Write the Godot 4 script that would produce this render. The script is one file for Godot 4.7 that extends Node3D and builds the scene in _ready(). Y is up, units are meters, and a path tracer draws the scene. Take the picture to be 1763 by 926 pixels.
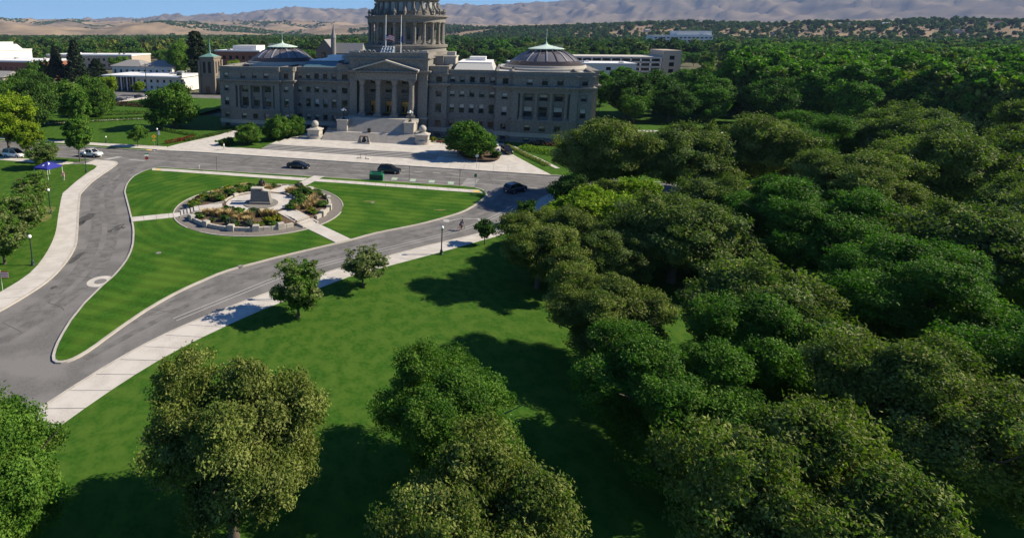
extends Node3D
# An aerial view over a lawn island and a street towards a domed stone capitol, with tree-filled town and dry hills behind.

const EYE := Vector3(0, 28, 0)
const TURN := deg_to_rad(-16.0)                 # the street grid's turn
const SITE := Vector3(10.931, 0, -149.863)      # middle of the capitol's front, on the ground

var rng := RandomNumberGenerator.new()
var M := {}
var taken := {}
var shared := {}

# ------------------------------------------------------------------ mesh builder
class MB:
	var v := PackedVector3Array()
	var n := PackedVector3Array()
	var c := PackedColorArray()
	var uv := PackedVector2Array()
	var ix := PackedInt32Array()
	var col := Color.WHITE
	var colored := false
	var uvd := false
	func vert(p: Vector3, nn: Vector3, t := Vector2.ZERO) -> int:
		v.append(p); n.append(nn)
		if colored: c.append(col)
		if uvd: uv.append(t)
		return v.size() - 1
	func tri(a: Vector3, b: Vector3, d: Vector3):       # counter-clockwise seen from outside
		var nn := (b - a).cross(d - a).normalized()
		var i := vert(a, nn); vert(b, nn); vert(d, nn)
		ix.append_array([i, i + 2, i + 1])
	func quad(a: Vector3, b: Vector3, d: Vector3, e: Vector3):
		var nn := (b - a).cross(d - a)
		if nn.length_squared() < 1e-14: nn = (d - a).cross(e - a)
		nn = nn.normalized()
		var i := vert(a, nn); vert(b, nn); vert(d, nn); vert(e, nn)
		ix.append_array([i, i + 2, i + 1, i, i + 3, i + 2])
	func box2(a: Vector3, b: Vector3, bottom := true):
		var p := [Vector3(a.x, a.y, a.z), Vector3(b.x, a.y, a.z), Vector3(b.x, a.y, b.z), Vector3(a.x, a.y, b.z), Vector3(a.x, b.y, a.z), Vector3(b.x, b.y, a.z), Vector3(b.x, b.y, b.z), Vector3(a.x, b.y, b.z)]
		quad(p[3], p[2], p[6], p[7]); quad(p[1], p[0], p[4], p[5]); quad(p[2], p[1], p[5], p[6]); quad(p[0], p[3], p[7], p[4]); quad(p[7], p[6], p[5], p[4])
		if bottom: quad(p[0], p[1], p[2], p[3])
	func box(x: float, y: float, z: float, sx: float, sy: float, sz: float):   # x, z the middle, y the foot
		box2(Vector3(x - sx / 2, y, z - sz / 2), Vector3(x + sx / 2, y + sy, z + sz / 2))
	func hexa(lo: Array, hi: Array):                    # 4 bottom and 4 top corners, counter-clockwise seen from above
		for k in 4:
			var j := (k + 1) % 4
			quad(lo[k], lo[j], hi[j], hi[k])
		quad(hi[0], hi[1], hi[2], hi[3]); quad(lo[3], lo[2], lo[1], lo[0])
	func bevel(x: float, y: float, z: float, sx: float, sy: float, sz: float, b: float):   # box with chamfered top edges
		var f := func(hx, yy, hz): return [Vector3(x - hx, yy, z + hz), Vector3(x + hx, yy, z + hz), Vector3(x + hx, yy, z - hz), Vector3(x - hx, yy, z - hz)]
		var a = f.call(sx / 2, y, sz / 2); var d = f.call(sx / 2, y + sy - b, sz / 2); var e = f.call(sx / 2 - b, y + sy, sz / 2 - b)
		for k in 4:
			var j := (k + 1) % 4
			quad(a[k], a[j], d[j], d[k]); quad(d[k], d[j], e[j], e[k])
		quad(e[0], e[1], e[2], e[3]); quad(a[3], a[2], a[1], a[0])
	func bar(a: Vector3, b: Vector3, w: float, h: float, up := Vector3.UP):
		var d := (b - a).normalized()
		var s := d.cross(up)
		if s.length() < 1e-4: s = d.cross(Vector3.RIGHT)
		s = s.normalized() * w / 2; var u := s.cross(d).normalized() * h / 2
		var p := [a - s - u, a + s - u, a + s + u, a - s + u]; var q := [b - s - u, b + s - u, b + s + u, b - s + u]
		for k in 4:
			var j := (k + 1) % 4
			quad(p[j], p[k], q[k], q[j])
		quad(p[0], p[1], p[2], p[3]); quad(q[3], q[2], q[1], q[0])
	func lathe(prof: Array, segs := 16, at := Vector3.ZERO, a0 := 0.0, a1 := TAU, smooth := true):   # [[radius, height], ...] bottom to top
		var rows := []
		for k in prof.size():
			var r: float = prof[k][0]; var y: float = prof[k][1]
			rows.append([r, y])
		for k in prof.size() - 1:
			var dr: float = rows[k + 1][0] - rows[k][0]; var dy: float = rows[k + 1][1] - rows[k][1]
			var nl := sqrt(dr * dr + dy * dy)
			if nl < 1e-6: continue
			var base := v.size()
			for s in segs + 1:
				var t := a0 + (a1 - a0) * s / segs
				var cs := cos(t); var sn := sin(t)
				var nn := Vector3(cs * dy / nl, -dr / nl, sn * dy / nl)
				vert(at + Vector3(cs * rows[k][0], rows[k][1], sn * rows[k][0]), nn)
				vert(at + Vector3(cs * rows[k + 1][0], rows[k + 1][1], sn * rows[k + 1][0]), nn)
			for s in segs:
				var i := base + s * 2
				ix.append_array([i, i + 2, i + 3, i, i + 3, i + 1])
	func tube(pts: Array, rad: Array, segs := 7, cap := true):
		var base := v.size()
		var side := Vector3.RIGHT
		for k in pts.size():
			var d: Vector3 = (pts[min(k + 1, pts.size() - 1)] - pts[max(k - 1, 0)]).normalized()
			side = (side - d * side.dot(d))
			if side.length() < 1e-3: side = d.cross(Vector3.FORWARD)
			side = side.normalized()
			var up := d.cross(side)
			for s in segs:
				var t := TAU * s / segs
				var nn := side * cos(t) + up * sin(t)
				vert(pts[k] + nn * rad[k], nn)
		for k in pts.size() - 1:
			for s in segs:
				var a := base + k * segs + s; var b := base + k * segs + (s + 1) % segs
				ix.append_array([a, a + segs, b, b, a + segs, b + segs])
		if cap:
			for e in [0, pts.size() - 1]:
				var d: Vector3 = (pts[1] - pts[0]) * -1.0 if e == 0 else pts[e] - pts[e - 1]
				d = d.normalized()
				var i := vert(pts[e], d)
				for s in segs:
					vert(v[base + e * segs + s], d)
				for s in segs:
					var a := i + 1 + s; var b := i + 1 + (s + 1) % segs
					ix.append_array([i, a, b] if e == 0 else [i, b, a])
	func ball(at: Vector3, r: float, segs := 14, rings := 9, sy := 1.0):
		var base := v.size()
		for k in rings + 1:
			var p := -PI / 2 + PI * k / rings
			for s in segs + 1:
				var t := TAU * s / segs
				var nn := Vector3(cos(p) * cos(t), sin(p), cos(p) * sin(t))
				vert(at + nn * Vector3(r, r * sy, r), nn)
		for k in rings:
			for s in segs:
				var i := base + k * (segs + 1) + s
				ix.append_array([i, i + 1, i + segs + 2, i, i + segs + 2, i + segs + 1])
	func slab(poly: PackedVector2Array, y0: float, y1: float, sides := true):     # poly in x, z
		var tr := Geometry2D.triangulate_polygon(poly)
		var base := v.size()
		for p in poly: vert(Vector3(p.x, y1, p.y), Vector3.UP, p)
		for k in range(0, tr.size(), 3):
			var a := poly[tr[k]]; var b := poly[tr[k + 1]]; var d := poly[tr[k + 2]]
			if (b - a).cross(d - a) > 0: ix.append_array([base + tr[k], base + tr[k + 1], base + tr[k + 2]])
			else: ix.append_array([base + tr[k], base + tr[k + 2], base + tr[k + 1]])
		if sides:
			var cw := Geometry2D.is_polygon_clockwise(poly)
			for k in poly.size():
				var a := poly[k]; var b := poly[(k + 1) % poly.size()]
				if cw: quad(Vector3(a.x, y0, a.y), Vector3(b.x, y0, b.y), Vector3(b.x, y1, b.y), Vector3(a.x, y1, a.y))
				else: quad(Vector3(b.x, y0, b.y), Vector3(a.x, y0, a.y), Vector3(a.x, y1, a.y), Vector3(b.x, y1, b.y))
	func mesh() -> ArrayMesh:
		var arr := []; arr.resize(Mesh.ARRAY_MAX)
		arr[Mesh.ARRAY_VERTEX] = v; arr[Mesh.ARRAY_INDEX] = ix
		if n.size() == v.size(): arr[Mesh.ARRAY_NORMAL] = n
		if colored: arr[Mesh.ARRAY_COLOR] = c
		if uvd: arr[Mesh.ARRAY_TEX_UV] = uv
		var m := ArrayMesh.new(); m.add_surface_from_arrays(Mesh.PRIMITIVE_TRIANGLES, arr)
		return m

# ------------------------------------------------------------------ nodes
func numbered(called: String) -> String:
	if not taken.has(called):
		taken[called] = 0
		return called
	taken[called] += 1
	return "%s_%03d" % [called, taken[called]]

func part(called: String, mesh, m: Material, parent: Node, at := Vector3.ZERO, turn := 0.0, label := "") -> MeshInstance3D:
	var o := MeshInstance3D.new(); o.name = called
	o.mesh = mesh.mesh() if mesh is MB else mesh
	o.material_override = m
	parent.add_child(o, true)
	o.position = at; o.rotation.y = turn
	if label: o.set_meta("label", label)
	return o

func thing(called: String, label: String, category: String, at := Vector3.ZERO, turn := 0.0, group := "") -> Node3D:
	var o := Node3D.new(); o.name = numbered(called); add_child(o)
	o.position = at; o.rotation.y = turn
	o.set_meta("label", label); o.set_meta("category", category)
	if group: o.set_meta("group", group)
	return o

func copy(src: Node3D, label: String, at: Vector3, turn := 0.0, scale_by := Vector3.ONE, group := "") -> Node3D:
	var o: Node3D = src.duplicate()
	o.name = numbered(String(src.get_meta("base_name"))); add_child(o)
	o.position = at; o.rotation.y = turn; o.scale = scale_by
	o.set_meta("label", label)
	if group: o.set_meta("group", group)
	return o

func single(called: String, mesh, m: Material, label: String, category: String, at := Vector3.ZERO, turn := 0.0, group := "") -> MeshInstance3D:
	var o := part(numbered(called), mesh, m, self, at, turn, label)
	o.set_meta("category", category)
	if group: o.set_meta("group", group)
	return o

func setting(called: String, mesh, m: Material, at := Vector3.ZERO, turn := 0.0, label := "") -> MeshInstance3D:
	var o := part(numbered(called), mesh, m, self, at, turn, label)
	o.set_meta("kind", "structure")
	return o

func stuff(o: Node, label := "", category := ""):
	o.set_meta("kind", "stuff")
	if label: o.set_meta("label", label)
	if category: o.set_meta("category", category)

func site(x: float, z: float, y := 0.0) -> Vector3:          # the capitol's own axes to the world's
	return SITE + Vector3(cos(TURN) * x + sin(TURN) * z, y, -sin(TURN) * x + cos(TURN) * z)

func site2(x: float, z: float) -> Vector2:
	var p := site(x, z); return Vector2(p.x, p.z)

func poly(a: Array) -> PackedVector2Array:                   # flat list x, z, x, z ...
	var p := PackedVector2Array()
	for k in range(0, a.size(), 2): p.append(Vector2(a[k], a[k + 1]))
	return p

func site_poly(a: Array) -> PackedVector2Array:
	var p := PackedVector2Array()
	for k in range(0, a.size(), 2): p.append(site2(a[k], a[k + 1]))
	return p

func smoothed(a: PackedVector2Array, closed := false, steps := 4) -> PackedVector2Array:   # Catmull-Rom through the points
	var out := PackedVector2Array(); var n := a.size()
	for k in (n if closed else n - 1):
		var p0 := a[(k - 1 + n) % n] if closed else a[max(k - 1, 0)]
		var p1 := a[k]; var p2 := a[(k + 1) % n]
		var p3 := a[(k + 2) % n] if closed else a[min(k + 2, n - 1)]
		for s in steps: out.append(p1.cubic_interpolate(p2, p0, p3, float(s) / steps))
	if not closed: out.append(a[n - 1])
	return out

func joined(parts: Array) -> PackedVector2Array:
	var out := PackedVector2Array()
	for p in parts: out.append_array(p)
	return out

func backwards(p: PackedVector2Array) -> PackedVector2Array:
	var q := p.duplicate(); q.reverse(); return q

func ribbon(line: PackedVector2Array, w: float, y: float, thick := 0.0, off := 0.0) -> MB:   # a strip along a line on the ground
	var b := MB.new(); var L := []; var R := []
	for k in line.size():
		var d := (line[min(k + 1, line.size() - 1)] - line[max(k - 1, 0)]).normalized()
		var s := Vector2(-d.y, d.x)
		L.append(line[k] + s * (off - w / 2)); R.append(line[k] + s * (off + w / 2))
	for k in line.size() - 1:
		var p := [L[k], R[k], R[k + 1], L[k + 1]]
		var q := []
		for e in p: q.append(Vector3(e.x, y, e.y))
		b.quad(q[0], q[1], q[2], q[3])
		if thick > 0:
			var dn := Vector3(0, -thick, 0)
			b.quad(q[3] + dn, q[0] + dn, q[0], q[3]); b.quad(q[1] + dn, q[2] + dn, q[2], q[1])
			if k == 0: b.quad(q[0] + dn, q[1] + dn, q[1], q[0])
			if k == line.size() - 2: b.quad(q[2] + dn, q[3] + dn, q[3], q[2])
	return b

# ------------------------------------------------------------------ materials
func srgb(c: Color) -> Color: return c.linear_to_srgb()

func plain(lin: Color, rough := 0.8, metal := 0.0) -> StandardMaterial3D:
	var m := StandardMaterial3D.new(); m.albedo_color = srgb(lin); m.roughness = rough; m.metallic = metal
	if rough > .65: m.metallic_specular = .2
	return m

func field(seed_: int, size: int, freq: float, oct := 4) -> PackedByteArray:
	var f := FastNoiseLite.new(); f.seed = seed_; f.noise_type = FastNoiseLite.TYPE_SIMPLEX_SMOOTH; f.frequency = freq
	f.fractal_type = FastNoiseLite.FRACTAL_FBM; f.fractal_octaves = oct
	var im := f.get_seamless_image(size, size); im.convert(Image.FORMAT_L8)
	return im.get_data()

# colour a with grains of b (fine) and blotches of c (coarse); the three are linear colours
func grained(seed_: int, a: Color, b: Color, d: Color, fine := 0.11, coarse := 0.012, size := 512, fine_share := 0.6, coarse_share := 0.7) -> ImageTexture:
	var f := field(seed_, size, fine, 3); var g := field(seed_ + 7, size, coarse, 4)
	var px := PackedByteArray(); px.resize(size * size * 3)
	for k in size * size:
		var t := clampf((f[k] / 255.0 - 0.5) * 2.2 + 0.5, 0, 1) * fine_share
		var u := clampf((g[k] / 255.0 - 0.5) * 2.6 + 0.5, 0, 1) * coarse_share
		var q := a.lerp(b, t).lerp(d, u).linear_to_srgb()
		px[k * 3] = int(q.r * 255); px[k * 3 + 1] = int(q.g * 255); px[k * 3 + 2] = int(q.b * 255)
	return ImageTexture.create_from_image(Image.create_from_data(size, size, false, Image.FORMAT_RGB8, px))

func surface(tex: Texture2D, tile: float, rough := 0.85, world := true) -> StandardMaterial3D:
	var m := StandardMaterial3D.new(); m.albedo_texture = tex; m.roughness = rough
	if rough > .65: m.metallic_specular = .15
	m.uv1_triplanar = true; m.uv1_world_triplanar = world; m.uv1_scale = Vector3.ONE / tile
	return m

func leafy(backlight := 0.5) -> StandardMaterial3D:
	var m := StandardMaterial3D.new(); m.vertex_color_use_as_albedo = true; m.roughness = 0.6; m.metallic_specular = .25
	m.backlight_enabled = true; m.backlight = Color(0.8, 1.0, 0.35) * backlight
	m.cull_mode = BaseMaterial3D.CULL_DISABLED
	return m

func make_materials():
	var C := func(r, g, b): return Color(r, g, b)
	M.stone = surface(grained(1, Color(.21, .197, .175), Color(.135, .127, .114), Color(.27, .254, .228), .09, .02), 7.0, .85, false)
	M.stone_dark = surface(grained(2, Color(.155, .14, .12), Color(.11, .1, .086), Color(.195, .178, .152), .09, .02), 6.0, .85, false)
	M.stone_pale = surface(grained(3, Color(.4, .372, .325), Color(.31, .288, .25), Color(.46, .43, .38), .1, .02), 6.0, .8, false)
	M.granite = surface(grained(4, Color(.19, .18, .165), Color(.125, .12, .11), Color(.24, .228, .21), .2, .02), 4.0, .75, false)
	M.concrete = surface(grained(5, Color(.47, .44, .4), Color(.39, .365, .33), Color(.53, .5, .46), .12, .012), 16.0, .88)
	M.concrete_old = surface(grained(6, Color(.4, .37, .33), Color(.31, .285, .255), Color(.47, .44, .395), .12, .014), 13.0, .9)
	M.asphalt = surface(grained(7, Color(.15, .146, .142), Color(.105, .103, .1), Color(.2, .192, .186), .16, .009), 23.0, .85)
	M.steps = surface(grained(28, Color(.3, .287, .265), Color(.23, .22, .205), Color(.36, .343, .32), .14, .03), 7.0, .88)
	M.asphalt_track = surface(grained(29, Color(.132, .128, .125), Color(.09, .088, .086), Color(.175, .17, .165), .13, .02), 17.0, .8)
	M.asphalt_dark = surface(grained(8, Color(.075, .073, .072), Color(.05, .05, .05), Color(.1, .098, .095), .16, .02), 9.0, .75)
	M.lawn = surface(grained(9, Color(.041, .105, .012), Color(.024, .07, .008), Color(.075, .132, .019), .07, .018, 1024, .8, .6), 34.0, .9)
	M.lawn_dry = surface(grained(10, Color(.1, .14, .03), Color(.06, .11, .02), Color(.2, .17, .07), .14, .015), 21.0, .9)
	M.soil = surface(grained(11, Color(.1, .07, .05), Color(.06, .042, .03), Color(.16, .115, .08), .2, .03), 6.0, .95)
	M.gravel = surface(grained(12, Color(.17, .155, .14), Color(.1, .093, .085), Color(.22, .2, .18), .3, .02), 4.0, .95)
	M.town = surface(grained(13, Color(.1, .105, .06), Color(.06, .07, .04), Color(.16, .14, .1), .1, .012), 90.0, .95)
	M.paint = surface(grained(14, Color(.62, .62, .6), Color(.4, .395, .38), Color(.7, .7, .68), .2, .03), 3.0, .7)
	M.paint_worn = surface(grained(15, Color(.36, .355, .34), Color(.22, .215, .21), Color(.45, .445, .43), .22, .05), 3.0, .8)
	M.paint_green = surface(grained(16, Color(.33, .43, .33), Color(.25, .33, .25), Color(.42, .5, .4), .2, .05), 3.0, .75)
	M.paint_yellow = plain(Color(.6, .42, .08), .8)
	M.brick = surface(grained(17, Color(.27, .11, .075), Color(.2, .08, .055), Color(.33, .15, .1), .2, .03), 6.0, .9)
	M.white_wall = surface(grained(18, Color(.68, .66, .62), Color(.58, .56, .53), Color(.73, .71, .68), .1, .02), 9.0, .8)
	M.church_stone = surface(grained(27, Color(.22, .185, .145), Color(.15, .125, .1), Color(.28, .24, .19), .1, .02), 5.0, .85, false)
	M.tan_wall = surface(grained(19, Color(.42, .35, .28), Color(.34, .28, .22), Color(.48, .41, .33), .1, .02), 9.0, .85)
	M.roof_grey = surface(grained(20, Color(.24, .235, .23), Color(.18, .18, .175), Color(.3, .29, .28), .15, .02), 6.0, .85)
	M.roof_white = plain(Color(.72, .71, .69), .55)
	M.roof_sky_tint = plain(Color(.07, .135, .16), .4)  # pale roof metal with the sky's reflection painted in as teal
	M.roof_pale = surface(grained(21, Color(.4, .4, .38), Color(.32, .32, .31), Color(.46, .46, .44), .1, .02), 5.0, .6, false)
	M.copper = surface(grained(22, Color(.5, .62, .54), Color(.38, .52, .45), Color(.6, .7, .63), .1, .03), 4.0, .6, false)
	M.copper_dark = surface(grained(23, Color(.12, .25, .22), Color(.08, .17, .15), Color(.17, .31, .27), .1, .03), 4.0, .6, false)
	M.dome_metal = surface(grained(24, Color(.085, .07, .072), Color(.06, .05, .052), Color(.12, .1, .1), .12, .03), 5.0, .38, false)
	M.dome_panel = surface(grained(25, Color(.14, .13, .135), Color(.1, .095, .1), Color(.2, .185, .19), .12, .03), 5.0, .3, false)
	M.dome_rib = plain(Color(.3, .29, .3), .45)
	M.bronze = plain(Color(.055, .052, .045), .45, .6)
	M.iron = plain(Color(.018, .02, .02), .5)
	M.iron_green = plain(Color(.012, .03, .024), .5)
	M.steel = plain(Color(.45, .45, .46), .4, .7)
	M.globe = plain(Color(.82, .82, .8), .35)
	M.white = plain(Color(.75, .75, .74), .5)
	M.black = plain(Color(.012, .012, .013), .5)
	M.rubber = plain(Color(.018, .018, .018), .85)
	M.glass_dark = plain(Color(.014, .016, .018), .06)
	M.pane = StandardMaterial3D.new(); M.pane.transparency = BaseMaterial3D.TRANSPARENCY_ALPHA; M.pane.albedo_color = Color(.16, .2, .22, .2); M.pane.roughness = .03
	M.room = plain(Color(.3, .28, .25), .9)
	M.blind = plain(Color(.78, .76, .72), .8)
	M.curtain = plain(Color(.36, .38, .38), .8)
	M.sash = plain(Color(.11, .115, .115), .6)
	M.brass = plain(Color(.42, .26, .07), .35, .5)
	M.wood = plain(Color(.16, .1, .06), .7)
	M.bark = surface(grained(26, Color(.115, .09, .07), Color(.06, .047, .037), Color(.16, .135, .11), .2, .05), 1.2, .95, false)
	M.leaf = leafy(.85)
	M.needle = leafy(.15)
	M.dry = leafy(.5)
	M.hill = StandardMaterial3D.new(); M.hill.vertex_color_use_as_albedo = true; M.hill.roughness = .95; M.hill.metallic_specular = .05
	M.skin = StandardMaterial3D.new(); M.skin.vertex_color_use_as_albedo = true; M.skin.roughness = .8
	M.tent = plain(Color(.035, .04, .25), .7)
	M.red = plain(Color(.5, .02, .02), .6)
	M.blue = plain(Color(.02, .03, .18), .6)
	M.sign_green = plain(Color(.01, .16, .07), .5)
	M.sign_yellow = plain(Color(.75, .42, .02), .5)
	M.kiosk_green = plain(Color(.015, .2, .08), .45)
	M.water_glass = plain(Color(.2, .24, .26), .1)

# ------------------------------------------------------------------ plants
# A crown as leaf-sized faces in clumps spread through its volume. tones: linear leaf colours, one picked per clump.
func crown(seed_: int, r: Vector3, clumps: int, leaves: int, leaf: float, tones: Array, shape := "round", clump_size := 0.24, lift := 0.0) -> ArrayMesh:
	var q := RandomNumberGenerator.new(); q.seed = seed_
	var nz := FastNoiseLite.new(); nz.seed = seed_; nz.frequency = 0.9
	var v := PackedVector3Array(); var c := PackedColorArray(); var ix := PackedInt32Array()
	v.resize(clumps * leaves * 4); c.resize(clumps * leaves * 4); ix.resize(clumps * leaves * 6)
	var at := 0; var ai := 0
	var lobes := []
	for k in 11:
		var t := k * 2.39996 + q.randf() * .5; var h := clampf(1.0 - 2.0 * (k + .5) / 11 + q.randf_range(-.12, .12), -.95, .95); var w := sqrt(1 - h * h)
		lobes.append([Vector3(cos(t) * w, h, sin(t) * w) * q.randf_range(.4, .72), q.randf_range(.27, .52)])
	lobes.append([Vector3.ZERO, .55])
	for k in clumps:
		var d := Vector3(q.randfn(), q.randfn(), q.randfn()).normalized()
		var lb: Array = lobes[q.randi() % lobes.size()]
		var rad := pow(q.randf(), 0.35) * (0.9 + 0.35 * nz.get_noise_3dv(d * 1.6))
		var p: Vector3 = lb[0] + d * rad * float(lb[1])
		if shape == "cone":
			var h := pow(q.randf(), 0.8) * 2.0 - 1.0
			var w := (1.0 - (h + 1) / 2) * 0.95 + 0.05
			var t := q.randf() * TAU; var rr := sqrt(q.randf()) * 0.5 + 0.5
			p = Vector3(cos(t) * w * rr, h, sin(t) * w * rr)
		elif shape == "column":
			var h := q.randf() * 2.0 - 1.0
			var w := pow(1.0 - h * h * 0.8, 0.5)
			var t := q.randf() * TAU; var rr := sqrt(q.randf())
			p = Vector3(cos(t) * w * rr, h, sin(t) * w * rr)
		elif shape == "vase":
			var w := lerpf(0.55, 1.1, clampf((p.y + 1) / 2, 0, 1)); p.x *= w; p.z *= w
		elif shape == "dome":
			p.y = maxf(p.y * 1.05, -.92)
			if p.y < .1: p.x *= 1.12; p.z *= 1.12
		var cc := p * r
		var out := Vector3(p.x, p.y + 0.35, p.z).normalized()
		var cr := clump_size * (r.x + r.z) * 0.5 * q.randf_range(0.6, 1.25)
		var tone: Color = tones[q.randi() % tones.size()]
		tone = tone * q.randf_range(0.78, 1.22)
		for j in leaves:
			var o := Vector3(q.randfn(), q.randfn() * 0.62, q.randfn()) * 0.5
			if o.length() > 1.1: o = o.normalized() * q.randf_range(.7, 1.1)
			var e := cc + o * cr
			e.y += lift
			var nn := (Vector3(q.randfn(), q.randfn(), q.randfn()) * 0.85 + out * 0.7 + o * 0.5).normalized()
			var a := nn.cross(Vector3(q.randfn(), q.randfn(), q.randfn())).normalized()
			var b := nn.cross(a)
			var s := leaf * q.randf_range(0.6, 1.3)
			var tip := a * s * 0.75; var wing := b * s * 0.42
			var bend := nn * s * 0.16
			v[at] = e - tip; v[at + 1] = e + wing - bend; v[at + 2] = e + tip; v[at + 3] = e - wing - bend
			var w := tone * q.randf_range(0.88, 1.12)
			w.a = 1
			c[at] = w; c[at + 1] = w; c[at + 2] = w; c[at + 3] = w
			ix[ai] = at; ix[ai + 1] = at + 1; ix[ai + 2] = at + 2; ix[ai + 3] = at; ix[ai + 4] = at + 2; ix[ai + 5] = at + 3
			at += 4; ai += 6
	var arr := []; arr.resize(Mesh.ARRAY_MAX)
	arr[Mesh.ARRAY_VERTEX] = v; arr[Mesh.ARRAY_COLOR] = c; arr[Mesh.ARRAY_INDEX] = ix
	var m := ArrayMesh.new(); m.add_surface_from_arrays(Mesh.PRIMITIVE_TRIANGLES, arr)
	return m

func trunk(seed_: int, r0: float, fork: float, r: Vector3, mid: float, limbs := 6) -> MB:
	var q := RandomNumberGenerator.new(); q.seed = seed_
	var b := MB.new()
	var top := mid + r.y * 0.45
	var lean := Vector3(q.randf_range(-.05, .05), 0, q.randf_range(-.05, .05)) * top
	b.tube([Vector3(0, -0.15, 0), Vector3(0, fork * .15, 0), Vector3(0, fork, 0) + lean * .3, Vector3(0, mid, 0) + lean * .6, Vector3(0, top, 0) + lean], [r0 * 1.5, r0 * 1.08, r0 * .85, r0 * .45, r0 * .12], 8)
	for k in limbs:
		var t := TAU * k / limbs + q.randf_range(-.4, .4)
		var y0 := lerpf(fork * .8, mid, q.randf() * .7)
		var e := Vector3(cos(t) * r.x * .72, mid + r.y * q.randf_range(-.35, .5), sin(t) * r.z * .72)
		var s := Vector3(0, y0, 0) + lean * .3
		b.tube([s, s.lerp(e, .35) + Vector3(0, .1 * r.y, 0), s.lerp(e, .7) + Vector3(q.randf() - .5, .3, q.randf() - .5) * r.x * .12, e], [r0 * .5, r0 * .34, r0 * .2, r0 * .06], 6)
	return b

# the tree kinds, built once at unit-like sizes and kept out of the scene until copied
func kind(called: String, seed_: int, H: float, R: float, low: float, clumps: int, leaves: int, leaf: float, tones: Array, shape := "round", needle := false, tr := 0.0, cs := 0.24) -> Node3D:
	var o := Node3D.new(); o.name = called
	var ry := (H - low) / 2; var mid := low + ry
	var r := Vector3(R, ry, R)
	part("trunk", trunk(seed_, tr if tr > 0 else R * 0.055 + 0.05, low + ry * .25, r, mid, 7 if shape != "cone" else 0), M.bark, o)
	var c := part("crown", crown(seed_, r * 0.93, clumps, leaves, leaf, tones, shape, cs), M.needle if needle else M.leaf, o, Vector3(0, mid, 0))
	o.set_meta("base_name", called); o.set_meta("H", H); o.set_meta("R", R)
	return o

func plant(k: Node3D, at: Vector3, H: float, R: float, label: String, category := "tree", group := "", turn := -1.0, called := "") -> Node3D:
	if called: k.set_meta("base_name", called)
	var s := Vector3(R / float(k.get_meta("R")), H / float(k.get_meta("H")), R / float(k.get_meta("R")))
	var o := copy(k, label, at, rng.randf() * TAU if turn < 0 else turn, s, group)
	o.set_meta("category", category)
	for m in ["base_name", "H", "R"]: o.remove_meta(m)
	return o

const OLIVE := [Color(0.142, 0.175, 0.036), Color(0.189, 0.224, 0.054), Color(0.108, 0.147, 0.0312), Color(0.23, 0.259, 0.072)]
const GREEN := [Color(0.081, 0.176, 0.0216), Color(0.108, 0.209, 0.0288), Color(0.0607, 0.135, 0.018), Color(0.135, 0.236, 0.036)]
const DEEP := [Color(0.052, 0.111, 0.0198), Color(0.0676, 0.137, 0.0242), Color(0.039, 0.0858, 0.0165), Color(0.0884, 0.163, 0.0308)]
const LIME := [Color(0.184, 0.276, 0.015), Color(0.23, 0.322, 0.02), Color(0.138, 0.218, 0.013), Color(0.265, 0.345, 0.03)]
const GREY := [Color(0.125, 0.169, 0.0495), Color(0.163, 0.206, 0.066), Color(0.0938, 0.138, 0.0385), Color(0.213, 0.25, 0.0935)]
const SPRUCE := [Color(0.0234, 0.039, 0.0168), Color(0.0312, 0.0494, 0.0204), Color(0.0169, 0.0286, 0.0132)]
const BLUE_SPRUCE := [Color(.08, .12, .12), Color(.11, .15, .15), Color(.06, .09, .095)]
const STRAW := [Color(.42, .3, .13), Color(.34, .24, .11), Color(.5, .38, .2)]
const PURPLE := [Color(.05, .022, .022), Color(.075, .03, .026), Color(.04, .02, .02)]
const ROSE := [Color(.3, .025, .03), Color(.22, .02, .025), Color(.06, .08, .02)]
const SAGE := [Color(.11, .13, .1), Color(.14, .16, .12), Color(.09, .11, .085)]
const GOLD := [Color(.24, .25, .02), Color(.18, .21, .02), Color(.3, .28, .03)]

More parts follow.
